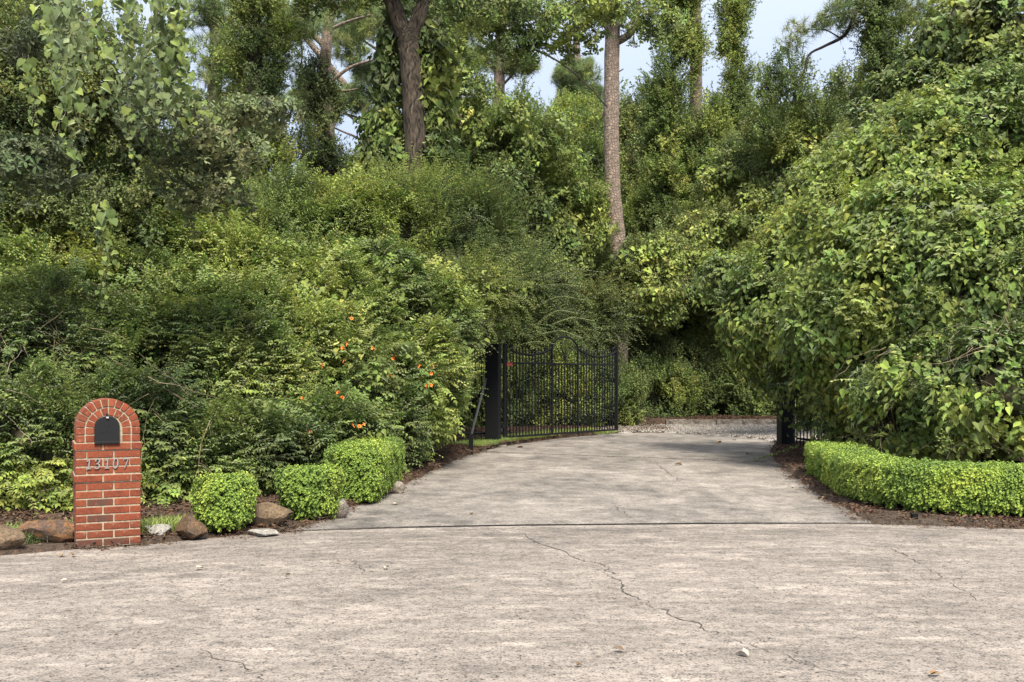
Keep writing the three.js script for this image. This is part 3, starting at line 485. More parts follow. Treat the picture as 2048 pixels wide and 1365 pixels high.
/* ------------------------------------------------------------------ gate, posts */
{
  const iron = new THREE.MeshPhysicalMaterial({ side: THREE.DoubleSide, color: C(0.0045, 0.0048, 0.0055), roughness: 0.5, specularIntensity: 0.55 });
  const H0 = V(-0.19, 0, -23), E0 = V(2.73, 0, -26.55), L = H0.distanceTo(E0), t = thing('iron_gate', 'black wrought iron gate leaf with spear tips and arched centre, swung open', 'gate', H0);
  t.rotation.y = Math.atan2(-(E0.z - H0.z), E0.x - H0.x);
  const bar = (name, s0, y0, s1, y1, w, parent = t, dep = w) => { const l = Math.hypot(s1 - s0, y1 - y0), b = mesh(name, chamferBox(w, l, dep, w * 0.12), iron, parent); b.position.set((s0 + s1) / 2, (y0 + y1) / 2, 0); b.rotation.z = Math.atan2(-(s1 - s0), y1 - y0); return b; };
  const c0 = 1.8, c1 = 2.85, yb = 0.17;
  bar('stile', 0.03, yb, 0.03, 2.3, 0.06); bar('stile', L - 0.03, yb, L - 0.03, 2.36, 0.07); bar('stile', c0, yb, c0, 2.34, 0.038); bar('stile', c1, yb, c1, 2.3, 0.038);
  bar('rail', 0, yb + 0.02, L, yb + 0.02, 0.045); bar('rail', 0, 1.86, L, 1.86, 0.04);
  const topY = (s) => { const [a, b] = s < c0 + 1e-6 ? [0, c0] : [c1, L], u = (s - a) / (b - a) * 2 - 1; return 2.06 + 0.17 * u * u; };
  for (const [a, b] of [[0.03, c0], [c1, L - 0.03]]) { const pts = []; for (let i = 0; i <= 10; i++) { const s = lerp(a, b, i / 10); pts.push(V(s, topY(s), 0)); } mesh('curved_rail', limb(pts, [0.026, 0.026], 6, 3), iron, t); }
  { const pts = []; for (let i = 0; i <= 12; i++) { const a = Math.PI * (1 - i / 12); pts.push(V((c0 + c1) / 2 + Math.cos(a) * (c1 - c0) / 2, 2.18 + Math.sin(a) * 0.34, 0)); } mesh('arch', limb(pts, [0.025, 0.025], 6, 3), iron, t); }
  // scrolls that fan out inside the arch
  const cm = (c0 + c1) / 2; for (const k of [-2, -1, 0, 1, 2]) mesh('scroll', limb([V(cm, 1.88, 0), V(cm + k * 0.04, 2.05, 0), V(cm + k * 0.14, 2.25 - Math.abs(k) * 0.03, 0), V(cm + k * 0.2, 2.44 - Math.abs(k) * 0.07, 0), V(cm + k * 0.2 + Math.sign(k) * 0.05, 2.38 - Math.abs(k) * 0.08, 0)], [0.011, 0.009], 5, 4), iron, t);
  const tipG = new THREE.ConeGeometry(0.02, 0.1, 4), knobG = new THREE.LatheGeometry([[0.0, -0.03], [0.018, -0.025], [0.034, -0.012], [0.02, 0.004], [0.018, 0.02], [0, 0.03]].map(([x, y]) => new THREE.Vector2(x, y)), 6);
  const n = 40; for (let i = 1; i < n; i++) { const s = i / n * L; if (Math.abs(s - c0) < 0.035 || Math.abs(s - c1) < 0.035) continue; const mid = s > c0 && s < c1, top = mid ? 1.85 : topY(s) + 0.12, p = bar('picket', s, yb + 0.02, s, top, 0.024);
    if (!mid) { const q = mesh('spear_tip', tipG, iron, p); q.position.y = (top - yb - 0.02) / 2 + 0.03; }
    for (const [y, odd] of [[1.47, 0], [1.03, 1], [0.58, 0]]) if (i % 2 === odd) { const k = mesh('collar', knobG, iron, p); k.position.y = y - (yb + 0.02 + top) / 2; } }
  const refl = mesh('reflector', chamferBox(0.2, 0.07, 0.02, 0.004), std({ color: C(0.4, 0.05, 0.03), roughness: 0.5 }), t); refl.position.set(0.17, 1.83, 0.035); refl.userData.label = 'small red reflector on the rail';
  for (const y of [0.45, 1.9]) { const h = mesh('hinge', new THREE.CylinderGeometry(0.035, 0.035, 0.12, 10), iron, t); h.position.set(-0.03, y, 0); }

  const fencePicket = chamferBox(0.022, 1.62, 0.022, 0.002);
  const post = (name, label, c, w, h, yawp) => { const g = thing(name, label, 'post', c, 'gate posts'); g.rotation.y = yawp; const b = mesh('column', chamferBox(w, h, w, 0.008), iron, g); b.position.y = h / 2; const cap = mesh('cap', chamferBox(w + 0.03, 0.03, w + 0.03, 0.006), iron, g); cap.position.y = h + 0.012; const f = mesh('footing', boxUV(chamferBox(w * 1.9, 0.12, w * 1.6, 0.02)), std({ color: C(0.3, 0.27, 0.23), map: concreteTex, roughness: 1 }), g); f.position.y = -0.02; return g; };
  const gl = at(986, 895, 22.6); gl.y = 0; post('gate_post', 'thick black square gate post left of the driveway', gl, 0.3, 2.24, -0.2);
  const pr = at(1572, 899, 21.8); pr.y = 0; post('gate_post', 'thick black square gate post under the vines right of the driveway', pr, 0.3, 2.2, 0.1);
  // short post with a sloping brace up to the left gate post
  const s0 = gp(942, 911), s = thing('brace_post', 'short black post with a slanting brace bar beside the left gate post', 'post', s0); const sp = mesh('short_post', chamferBox(0.085, 0.42, 0.085, 0.006), iron, s); sp.position.y = 0.21;
  const top = at(972, 758, 22.3), lo = s0.clone().add(V(0.0, 0.4, -0.03)), br = mesh('brace_bar', limb([lo.clone().sub(s0), top.clone().sub(s0)], [0.026, 0.026], 4, 1), std({ color: C(0.09, 0.095, 0.1), roughness: 0.4, metalness: 0.6 }), s);
  const q0 = at(917, 834, 23.4), q1 = at(972, 776, 23.0); q0.y = Math.max(q0.y, 0.5); const pv = thing('slanting_pipe', 'thick black slanting pipe behind the left gate post', 'pipe', V(q0.x, 0, q0.z)); mesh('pipe', limb([V(-0.28, 0.0, 0), V(0, q0.y, 0), q1.clone().sub(V(q0.x, 0, q0.z))], [0.045, 0.045, 0.045], 8, 3), iron, pv);
  // top beam of the fence running left from the post into the vines
  const f0 = at(975, 697, 22.7), f1 = at(900, 694, 22.2), fb = thing('fence_panel', 'black iron fence panel running into the vines left of the gate post', 'fence', V(f1.x, 0, f1.z)), rel = (p) => p.clone().sub(V(f1.x, 0, f1.z));
  mesh('fence_rail', limb([rel(f0), rel(f1)], [0.03, 0.03], 4, 1), iron, fb); mesh('fence_rail', limb([rel(f0).setY(0.3), rel(f1).setY(0.3)], [0.025, 0.025], 4, 1), iron, fb);
  for (let i = 0; i < 7; i++) { const a = rel(f0).lerp(rel(f1), i / 6); const k = mesh('fence_picket', chamferBox(0.02, a.y + 0.08, 0.02, 0.002), iron, fb); k.position.set(a.x, (a.y + 0.08) / 2, a.z); }
  { const a = V(5.98, 0, -21.5), b = V(7.75, 0, -14.6), f = thing('iron_fence', 'black iron picket fence swallowed by the vines at right', 'fence', a.clone()), n = 52; for (const y of [0.25, 1.45]) mesh('fence_rail', limb([V(0, y, 0), b.clone().sub(a).setY(y)], [0.022, 0.022], 4, 1), iron, f);
    for (let i = 0; i <= n; i++) { const p = b.clone().sub(a).multiplyScalar(i / n), k = mesh('fence_picket', fencePicket, iron, f); k.position.set(p.x, 0.85, p.z); } }
  // small landscape lamp housing under the hedge
  const lp = gp(1829, 1045.5), lg = thing('garden_light', 'small black box light on the ground under the right hedge', 'light', lp); const lb = mesh('housing', chamferBox(0.062, 0.075, 0.06, 0.006), iron, lg); lb.position.y = 0.045; const hood = mesh('hood', chamferBox(0.072, 0.012, 0.07, 0.003), iron, lg); hood.position.y = 0.088;
}

/* ------------------------------------------------------------------ clipped boxwoods */
function clipped(name, label, category, path, wBot, wTop, h0, h1, group, trunks) {
  // path: ground points; cross-section: slightly wider at the top, rounded edges
  const base = path[0].clone(), t = thing(name, label, category, base, group), c = new THREE.CatmullRomCurve3(path, false, 'centripetal'), L = Math.max(c.getLength(), 0.02), lists = { side: [], top: [], in: [] };
  const hs = h1 - h0, R2 = wTop / 2, ring = 2 * L + Math.PI * wTop, areaS = ring * hs, areaT = L * wTop + Math.PI * R2 * R2, N = Math.round((areaS + areaT) * 1300), f0 = (t) => { const tg = c.getTangent(t).setY(0).normalize(); return [c.getPoint(t), tg, V(-tg.z, 0, tg.x)]; };
  for (let i = 0; i < N; i++) {
    const top = rnd() * (areaS + areaT) > areaS; let q, n, y = h1;
    if (top) { let sx = rr(-R2, L + R2), lat = rr(-R2, R2); const over = sx < 0 ? sx : sx > L ? sx - L : 0; if (Math.pow(Math.abs(over / R2), 5) + Math.pow(Math.abs(lat / R2), 5) > 1) continue; const [p, tg, sd] = f0(clamp(sx / L, 0, 1)); q = p.addScaledVector(sd, lat).addScaledVector(tg, over); const ed = clamp((Math.hypot(over, lat) / R2 - 0.75) / 0.25, 0, 1); y = h1 - ed * ed * 0.018; n = V(0, 1, 0); }
    else { let a = rnd() * ring; y = h0 + Math.pow(rnd(), 0.85) * hs; const k = lerp(wBot, wTop, Math.min(1, (y - h0) / hs * 1.5)) / 2, end = clamp((y - (h1 - 0.08)) / 0.08, 0, 1), rad = k - end * end * 0.012 - clamp((h0 + 0.08 - y) / 0.08, 0, 1) * 0.05;
      if (a < 2 * L) { const e = a < L ? -1 : 1, [p, tg, sd] = f0((a % L) / L); q = p.addScaledVector(sd, e * rad); n = sd.clone().multiplyScalar(e); }
      else { const b = (a - 2 * L) / wTop, first = b < Math.PI / 1 && b < Math.PI ? (b < Math.PI / 2 ? 0 : 1) : 1, [p, tg, sd] = f0(first), th = (b % (Math.PI / 2)) * 2 - Math.PI / 2, dir = tg.clone().multiplyScalar(first ? 1 : -1); n = dir.multiplyScalar(Math.cos(th)).addScaledVector(sd, Math.sin(th)); q = p.addScaledVector(n, rad / Math.pow(Math.pow(Math.abs(Math.cos(th)), 5) + Math.pow(Math.abs(Math.sin(th)), 5), 0.2)); } n = n.clone().setY(0.1).normalize(); }
    q.y += y;
    const b = fbm(q.x * 7, q.y * 7, q.z * 7, 3) - 0.5; q.addScaledVector(n, b * 0.12 - (rnd() < 0.35 ? rnd() * 0.07 : 0) + gauss() * 0.016);
    if (fbm(q.x * 9 + 5, q.y * 9, q.z * 9, 2) < 0.27 && rnd() < 0.75) continue;
    const g = V(gauss() * 0.45, gauss() * 0.45 + 0.25, gauss() * 0.45);
    lists.side.push({ p: q, n: n.clone().add(g).normalize(), s: rr(0.72, 1.2), c: colorAt('boxw', q.x * 3, q.y * 3, q.z * 3) });
  }
  for (let i = 0; i < (L + wTop) * 36; i++) { const tt = rnd(), p = c.getPoint(tt), tg = c.getTangent(tt), sd = V(-tg.z, 0, tg.x), q = p.clone().addScaledVector(sd, rr(-0.5, 0.5) * wTop * 0.95).addScaledVector(tg, L < 0.1 ? rr(-0.5, 0.5) * wTop : 0); q.y += h1 + rr(0.01, 0.05); lists.top.push({ p: q, n: V(gauss() * 0.3, 1, gauss() * 0.3).normalize(), s: rr(0.7, 1.1), c: colorAt('boxw', q.x * 3, q.y * 3, q.z * 3) }); }
  plant(t, base, 'foliage', 'box', lists.side); plant(t, base, 'stray_shoots', 'box', lists.top);
  for (let i = 0; i < trunks; i++) { const p = c.getPoint(trunks === 1 ? 0.5 : (i + 0.5) / trunks); for (let k = 0; k < 4; k++) { const a = rnd() * 6.28; mesh('stem', limb([V(p.x - base.x + Math.cos(a) * 0.02, -0.03, p.z - base.z + Math.sin(a) * 0.02), V(p.x - base.x + Math.cos(a) * 0.06, h0 * 0.7, p.z - base.z + Math.sin(a) * 0.06), V(p.x - base.x + Math.cos(a) * 0.16, h0 + (h1 - h0) * 0.5, p.z - base.z + Math.sin(a) * 0.16)], [0.017, 0.012, 0.006], 6, 3), stemMat, t); } }
  // added dark core under the clipped skin, keeps light from passing through
  const pts = []; for (let i = 0; i <= 8; i++) { const p = c.getPoint(i / 8); pts.push(V(p.x - base.x, (h0 + h1) / 2 + 0.02, p.z - base.z)); }
  if (L > 0.1) mesh('inner_occluder', limb(pts, [Math.min(wBot, h1 - h0) * 0.3, Math.min(wBot, h1 - h0) * 0.3], 8, 3, 0.2), occluderMat, t); else { const g = new THREE.IcosahedronGeometry(Math.min(wBot, h1 - h0) * 0.36, 2); g.translate(0, (h0 + h1) / 2 + 0.02, 0); mesh('inner_occluder', g, occluderMat, t); }
  return t;
}
const stemMat = std({ color: C(0.12, 0.085, 0.055), roughness: 1 });
{
  const c1 = gp(449, 1068); clipped('boxwood_bush', 'clipped boxwood bush standing alone nearest the brick mailbox', 'bush', [c1, c1.clone().add(V(0.02, 0, -0.02))], 0.37, 0.43, 0.07, 0.515, 'clipped boxwoods left of the driveway', 1);
  const c2 = gp(616, 1042); clipped('boxwood_bush', 'clipped boxwood bush between tan boulder and speckled rock', 'bush', [c2, c2.clone().add(V(0.02, 0, -0.02))], 0.43, 0.49, 0.06, 0.51, 'clipped boxwoods left of the driveway', 1);
  clipped('boxwood_bush', 'long clipped boxwood hedge piece running up beside the driveway on the left', 'bush', [gp(706, 1012).add(V(0, 0, -0.2)), gp(772, 980).add(V(-0.14, 0, -0.1))], 0.5, 0.6, 0.04, 0.64, 'clipped boxwoods left of the driveway', 3);
  clipped('boxwood_hedge', 'long low clipped boxwood hedge curving along the right of the driveway', 'hedge', [V(4.68, 0, -15.0), V(4.44, 0, -13.4), V(4.28, 0, -12.1), V(4.44, 0, -11.4), V(4.95, 0, -11.05), V(5.7, 0, -10.98), V(8.2, 0, -10.85)], 0.58, 0.66, 0.075, 0.51, undefined, 14);
}

/* ------------------------------------------------------------------ vegetation: bark and trunks */
const barkTex = (kind) => tex(512, (u, v) => {
  if (kind === 'pine') { const A = 5, Bn = 8, wx = u * A + (tnoise(u * 12, v * 12, 12, 4) - 0.5) * 0.8, wy = v * Bn + (tnoise(u * 12, v * 12, 12, 5) - 0.5) * 0.8; let m = 9, m2 = 9, id = 0; for (let a = -1; a <= 1; a++) for (let b = -1; b <= 1; b++) { const i = Math.floor(wx) + a, j = Math.floor(wy) + b, ii = ((i % A) + A) % A, jj = ((j % Bn) + Bn) % Bn, dx = i + 0.2 + 0.6 * hash(ii, jj, 6) - wx, dy = j + 0.2 + 0.6 * hash(ii, jj, 7) - wy, d = Math.hypot(dx, dy * 0.8); if (d < m) { m2 = m; m = d; id = hash(ii, jj, 8); } else m2 = Math.min(m2, d); } const e = clamp((m2 - m) * 3.2, 0, 1), f = tnoise(u * 70, v * 70, 70, 9), k = (0.28 + 0.72 * e) * (0.7 + id * 0.5) * (0.75 + f * 0.5); return [0.27 * k, 0.21 * k, 0.17 * k]; }
  const wv = (tn2(u * 5, v * 7, 5, 7, 1) - 0.5) * 1.6, f = tn2(u * 12 + wv, v * 3, 12, 3, 2), f2 = tn2(u * 26 + wv * 2, v * 8, 26, 8, 3), f3 = tn2(u * 80, v * 40, 80, 40, 4), k = 0.2 + f * 0.75 + (f2 - 0.5) * 1.0 + (f3 - 0.5) * 0.4; return [0.092 * k, 0.071 * k, 0.053 * k].map((x) => Math.max(x, 0.008));
});
const pineTex = barkTex('pine'), oakTex = barkTex('oak');
const pineBark = std({ map: pineTex, bumpMap: pineTex, bumpScale: 0.05, roughness: 1 }), oakBark = std({ map: oakTex, bumpMap: oakTex, bumpScale: 0.08, roughness: 1 }), paleBark = std({ map: pineTex, bumpMap: pineTex, bumpScale: 0.015, roughness: 1, color: C(1.25, 1.3, 1.3) });
/* a tree: trunk from the ground through given picture points at one distance, limbs, then foliage blobs */
function tree(name, label, d, px, radii, bark, limbs, kinds, group, opt = {}) {
  const p0 = at(px[0][0], px[0][1], d), base = V(p0.x, 0, p0.z), pts = [V(0, -0.1, 0)], t = thing(name, label, 'tree', base, group);
  for (const [x, y, dd = d] of px) pts.push(at(x, y, dd).sub(base));
  const last = pts.at(-1).clone(), dir = last.clone().sub(pts.at(-2)).normalize(); if (opt.top) pts.push(last.addScaledVector(dir, opt.top));
  mesh('trunk', limb(pts, radii, opt.seg || 14, 8, opt.ridge || 0.06, d), bark, t);
  for (const [lp, r0, r1] of limbs) { const q = lp.map(([x, y, dd = d]) => at(x, y, dd).sub(base)); mesh('limb', limb(q, [r0, (r0 + r1) / 2, r1], 8, 5, 0.08, lp[0][0]), bark, t); }
  for (const [blobs, k] of kinds) foliage(t, base, blobs, { name: 'crown', ...k });
  return t;
}
const SPARSE = [[1, 1], [0.7, 0.8], [0.4, 0.6]];
const column = (x0, y0, x1, y1, d, r, n) => { const o = []; for (let i = 0; i < n; i++) { const f = i / (n - 1); o.push(B(lerp(x0, x1, f) + (i % 2 ? 1 : -1) * r * 14, lerp(y0, y1, f), d, r * (0.85 + 0.3 * hash(i, x0 | 0, 3)), Math.abs(y1 - y0) / (n - 1) * d / F * 0.95, r)); } return o; };

/* big oak with the forked dark trunk, left of the driveway */
tree('oak_tree', 'tall oak with dark furrowed forked trunk rising above the left thicket', 24, [[838, 560], [834, 355], [826, 200], [818, 95], [812, 60]], [0.33, 0.29, 0.26, 0.25, 0.26, 0.27], oakBark,
  [[[[808, 75], [792, 25], [770, -30], [730, -120]], 0.22, 0.15], [[[822, 78], [840, 25], [858, -30], [900, -130]], 0.19, 0.12], [[[860, -40], [960, -10], [1060, 20], [1130, 60]], 0.07, 0.025], [[[1040, 85], [1120, 125], [1180, 175], [1215, 215]], 0.028, 0.01]],
  [[[B(1010, 30, 22, 1.0, 0.75), B(1120, 45, 22, 0.9, 0.6), B(1210, 10, 22, 0.8, 0.5), B(930, -10, 23, 0.8, 0.5), B(1310, 60, 23, 0.6, 0.6), B(1030, 90, 22, 0.5, 0.35), B(640, -30, 23, 1.2, 0.45), B(760, -60, 24, 1.4, 0.6)], { kind: 'oak', density: 12, pal: 'lush', layers: SPARSE, gaps: 0.45, lift: 0.1, size: 1.1 }]], undefined, { ridge: 0.1 });
/* tall pine with clean trunk right of centre */
tree('pine_tree', 'tall pine with clean plated grey-brown trunk right of the gate', 33.8, [[1238, 680], [1236, 500], [1226, 380], [1223, 250], [1224, 120], [1227, 20]], [0.34, 0.3, 0.28, 0.26, 0.25, 0.25, 0.24, 0.23], pineBark,
  [[[[1232, 85], [1262, 65], [1275, 20], [1270, -40]], 0.14, 0.08], [[[1222, 70], [1195, 30], [1170, -30]], 0.05, 0.03], [[[1228, 40], [1265, 10], [1310, -30]], 0.05, 0.03], [[[1224, 150], [1240, 142], [1247, 138]], 0.03, 0.018], [[[1222, 300], [1206, 290]], 0.028, 0.016], [[[1222, 215], [1208, 222], [1202, 236]], 0.02, 0.01]],
  [[[B(1290, 40, 33.5, 1.1, 0.7), B(1180, 20, 33.5, 1.1, 0.6), B(1250, -50, 33.5, 2.1, 0.7)], { kind: 'oak', density: 8, pal: 'olive', layers: SPARSE, gaps: 0.5, lift: 0.2 }]], 'pine trees', { top: 5 });
/* vine-clad trunks */
const ivy = { kind: 'small', density: 30, pal: 'lush', size: 1.3, gaps: 0.46, lift: 0.15, lump: 0.62, freq: 1.5, stray: 0.8, layers: [[1, 1], [0.6, 0.8]] };
tree('vine_clad_tree', 'tree trunk thickly clad in dark green vines at upper left', 24, [[525, 480], [518, 300], [510, 150], [505, 0]], [0.22, 0.2, 0.18, 0.16, 0.15], oakBark, [],
  [[column(520, 420, 505, -30, 24, 0.62, 7), { ...ivy }], [[B(480, 320, 24, 0.6, 0.7), B(550, 90, 24, 0.4, 0.6), B(555, 290, 24, 0.4, 0.5)], { ...ivy, pal: 'vine' }]], 'vine-clad trees', { top: 3 });
tree('vine_clad_tree', 'pale-topped pine with vines wrapping the lower trunk, left of the oak', 28, [[655, 420], [655, 250], [650, 140], [655, 60], [662, 0]], [0.26, 0.22, 0.17, 0.15, 0.13, 0.12], pineBark,
  [[[[655, 95], [620, 70], [590, 75], [560, 95]], 0.09, 0.05], [[[658, 60], [690, 45], [740, 30]], 0.05, 0.03], [[[660, 165], [700, 135], [745, 120]], 0.06, 0.03], [[[655, 180], [690, 182], [715, 178]], 0.05, 0.02], [[[600, 75], [604, 110], [600, 140]], 0.03, 0.02], [[[655, 60], [640, 20], [620, -20]], 0.06, 0.04], [[[660, 30], [690, 0], [720, -30]], 0.05, 0.03]],
  [[column(652, 350, 640, 165, 28, 0.48, 5), { ...ivy, pal: 'deep' }], [[B(600, 40, 27, 0.9, 0.5), B(690, 90, 29, 0.7, 0.5), B(740, 40, 29, 0.8, 0.6), B(560, 30, 26, 0.7, 0.4), B(700, 5, 29, 0.7, 0.4), B(730, 130, 30, 0.6, 0.4)], { kind: 'needle', density: 8, pal: 'pine', layers: SPARSE, gaps: 0.42, lift: 0.5, size: 1.2 }]], 'vine-clad trees', { top: 4 });
tree('vine_clad_tree', 'broad vine-covered tree right of the clean pine trunk', 40, [[1395, 560], [1392, 300], [1392, 100], [1390, 0]], [0.32, 0.28, 0.25, 0.22, 0.2], pineBark, [[[[1390, 60], [1350, 20], [1310, -20]], 0.07, 0.04]],
  [[[B(1345, 380, 39, 1.2, 2.2), B(1330, 200, 39, 0.85, 2.1), B(1370, 80, 39, 0.65, 1.6), B(1420, 320, 39, 0.9, 2.5), B(1390, 480, 39, 1.8, 1.7), B(1300, 470, 40, 1.2, 1.5), B(1350, -10, 39, 1.0, 0.7)], { kind: 'small', density: 20, pal: 'vine', size: 1.8, gaps: 0.46, lift: 0.1, lump: 0.6, freq: 1.2, stray: 0.8, layers: [[1, 1], [0.7, 0.8], [0.4, 0.6]] }]], 'vine-clad trees', { top: 3 });
tree('vine_clad_tree', 'slim vine column beside the patch of open blue sky', 41, [[1470, 560], [1470, 300], [1468, 100], [1465, 0]], [0.2, 0.18, 0.16, 0.14, 0.14], pineBark, [],
  [[[...column(1470, 420, 1468, -20, 40.8, 0.55, 6), B(1440, 250, 40.8, 0.55, 1.1)], { ...ivy, pal: 'vine', size: 1.7, density: 24 }]], 'vine-clad trees', { top: 3 });
tree('vine_clad_tree', 'vine-wrapped trunk with crooked bare branch above the right mound', 25, [[1758, 400], [1755, 120], [1762, 0]], [0.24, 0.2, 0.17, 0.16], oakBark,
  [[[[1740, -30], [1712, 25], [1690, 70], [1650, 92], [1618, 110], [1608, 145]], 0.06, 0.018], [[[1705, 25], [1665, 30], [1630, 45]], 0.03, 0.012], [[[1608, 145], [1625, 152], [1632, 160]], 0.012, 0.006], [[[1680, 75], [1650, 60], [1610, 60]], 0.02, 0.01]],
  [[column(1758, 130, 1760, -40, 24.8, 0.5, 4), { ...ivy, gaps: 0.45 }], [[B(1660, 30, 25, 0.7, 0.4), B(1600, 50, 25, 0.45, 0.35), B(1580, 85, 25.5, 0.4, 0.35), B(1840, 30, 26, 0.9, 0.6), B(1690, 5, 25, 0.6, 0.3)], { kind: 'needle', density: 9, pal: 'olive', layers: SPARSE, gaps: 0.48, size: 1.1 }]], 'vine-clad trees', { top: 3 });
/* pines further back */
const backPines = [
  ['thin background pine trunk just left of the dark oak', 38, [[765, 420], [764, 250], [763, 120], [762, 0]], 0.2, [B(760, 30, 38, 1.3, 0.7), B(700, 60, 38, 0.9, 0.6), B(735, 160, 38, 0.9, 0.5)]],
  ['background pine trunk just right of the dark oak, half hidden by leaves', 36, [[922, 420], [915, 240], [903, 100], [900, 0]], 0.24, [B(870, 10, 36, 1.2, 0.8), B(930, 60, 36, 1.0, 0.5)]],
  ['background pine trunk between the oak and the clean pine', 40, [[995, 420], [998, 200], [1000, 100], [1002, 0]], 0.22, [B(1040, 130, 40, 1.1, 0.4), B(985, 10, 40, 1.4, 0.7), B(960, 110, 40, 0.8, 0.5)]],
  ['dark far pine crown standing against open sky', 62, [[1160, 420], [1158, 220], [1155, 140]], 0.25, [B(1155, 150, 62, 1.2, 1.0), B(1175, 190, 62, 1.1, 0.8), B(1130, 150, 62, 0.8, 0.7), B(1140, 180, 62, 0.9, 0.6)]],
  ['pine behind the left vine column with soft needle tufts', 26, [[430, 520], [425, 250], [432, 100], [428, 0]], 0.18, [B(520, 80, 25, 1.0, 0.5), B(560, 150, 25, 0.8, 0.55), B(440, 120, 26, 0.9, 0.6), B(430, 30, 26, 0.8, 0.5), B(400, 240, 26, 1.0, 0.6), B(560, 30, 25, 0.8, 0.5), B(470, 180, 26, 0.8, 0.5)]],
  ['leaning pale pine trunk seen against the sky gap', 42, [[735, 340], [738, 270], [730, 225], [715, 200], [690, 170]], 0.16, [B(690, 200, 42, 1.2, 0.5), B(640, 230, 42, 1.0, 0.5), B(610, 190, 42, 1.0, 0.8)]],
];
for (const [label, d, px, r, blobs] of backPines) {
  const limbs = blobs.slice(0, 4).map((b) => { const x = 1024 + b[0].x / -b[0].z * F, y = HY - (b[0].y - EYE) / -b[0].z * F, tx = px.at(-1)[0]; return [[[lerp(px[1][0], tx, 0.5), y + 45], [lerp(tx, x, 0.55), y + 22], [x, y]], r * 0.3, r * 0.08]; });
  tree('background_pine', label, d, px, [r * 1.2, r, r * 0.9, r * 0.8], pineBark, limbs, [[blobs, { kind: 'needle', density: d > 50 ? 20 : 7.5, pal: 'pine', size: d > 35 ? 1.7 : 1.35, layers: SPARSE, gaps: 0.46, lift: 0.6 }]], 'pines behind the thicket', { top: 4 });
}

/* ------------------------------------------------------------------ far trees closing the view */
const far = [
  [120, 470, 40, 5, 4.5], [360, 560, 46, 5.5, 4.2], [560, 560, 48, 5, 3.6], [720, 520, 44, 4, 3.8], [880, 470, 46, 4.5, 5.4], [1040, 440, 50, 5, 5.4], [1290, 420, 54, 5.5, 5.6], [1500, 440, 50, 5, 5.0], [1680, 400, 46, 4, 4.4], [1900, 350, 44, 6, 5.5], [-60, 300, 34, 4, 6],
];
far.forEach(([x, y, d, rx, ry], i) => {
  const b = [B(x, y, d, rx, ry, 2.5)]; b.push([b[0][0].clone().add(V(-rx * 0.5, -ry * 0.4, 0.6)), rx * 0.7, ry * 0.8, 2.2], [b[0][0].clone().add(V(rx * 0.5, -ry * 0.5, 0.3)), rx * 0.7, ry * 0.8, 2.2]);
  const t = bush('background_tree', ['dense background tree behind the left hanging vines', 'dense background tree behind the yellow-green bushes at left', 'dense background tree below the left vine-clad trunks', 'dense background tree left of the dark oak trunk', 'dense background tree just right of the dark oak trunk', 'dense background tree between the oak and the clean pine trunk', 'dense background tree behind the clean pine trunk', 'dense background tree behind the slim vine column', 'dense background tree under the crooked bare branch', 'dense background tree behind the right vine mound', 'dense background tree at the far left edge'][i], 'tree', b, [{ kind: 'small', density: 7, pal: i % 3 ? 'lush' : 'olive', size: 3.2, gaps: 0.36, layers: [[1, 1], [0.85, 1]] }], 'trees closing the view', 0.8);
  const c = b[0][0]; mesh('trunk', limb([V(0, -0.1, 0), V(0.1, c.y * 0.5, 0), V(0, c.y, 0)], [0.3, 0.25, 0.15], 10, 4, 0.06), pineBark, t);
});
bush('yellow_tree', 'bright yellow-green tree far behind, left of the clean pine trunk', 'tree', [B(1155, 265, 56, 1.8, 1.6), B(1110, 300, 56, 1.8, 1.6), B(1200, 310, 56, 1.8, 1.8), B(1280, 270, 56, 1.5, 1.6)], [{ kind: 'small', density: 22, pal: 'lime', size: 2.4, gaps: 0.33 }], undefined, 0.7);

/* ------------------------------------------------------------------ middle thicket behind the gate */
const mid = 'shrubs behind the gate';
bush('evergreen_shrub', 'dark small-leaved shrub right behind the open gate', 'shrub', [B(1090, 790, 31, 2.0, 1.5, 1.4), B(960, 780, 30, 1.4, 1.6, 1.2), B(1190, 800, 32, 1.4, 1.3, 1.2)], [{ kind: 'small', density: 75, pal: 'lush', size: 1.35, gaps: 0.4 }], mid);
bush('evergreen_shrub', 'dark glossy shrub between gate end and stone edging', 'shrub', [B(1290, 780, 35, 1.7, 1.7, 1.3), B(1390, 770, 36, 1.6, 1.8, 1.3)], [{ kind: 'small', density: 75, pal: 'lush', size: 1.5, gaps: 0.4 }], mid);
bush('evergreen_shrub', 'dark glossy shrub behind the stone edging near the right gate post', 'shrub', [B(1490, 770, 36, 1.7, 1.7, 1.3), B(1590, 760, 36, 1.7, 2.0, 1.3)], [{ kind: 'small', density: 75, pal: 'lush', size: 1.5, gaps: 0.4 }], mid);
bush('tall_shrub', 'tall olive-green shrub rising above the gate to the right', 'shrub', [B(1260, 640, 37, 2.1, 1.7, 1.6), B(1400, 640, 38, 2.2, 1.9, 1.6), B(1520, 630, 38, 1.9, 1.9, 1.5)], [{ kind: 'small', density: 55, pal: 'olive', size: 1.8, gaps: 0.42 }], mid);
bush('tall_shrub', 'feathery green shrub directly above the gate arch', 'shrub', [B(1110, 640, 33, 1.9, 1.6, 1.5), B(1000, 620, 31, 1.7, 1.5, 1.4), B(1190, 600, 34.5, 1.6, 1.5, 1.4)], [{ kind: 'frond', density: 16, pal: 'olive', size: 1.3, gaps: 0.36, lift: 0.3 }, { kind: 'small', density: 26, pal: 'olive', size: 1.7, gaps: 0.4 }], mid);
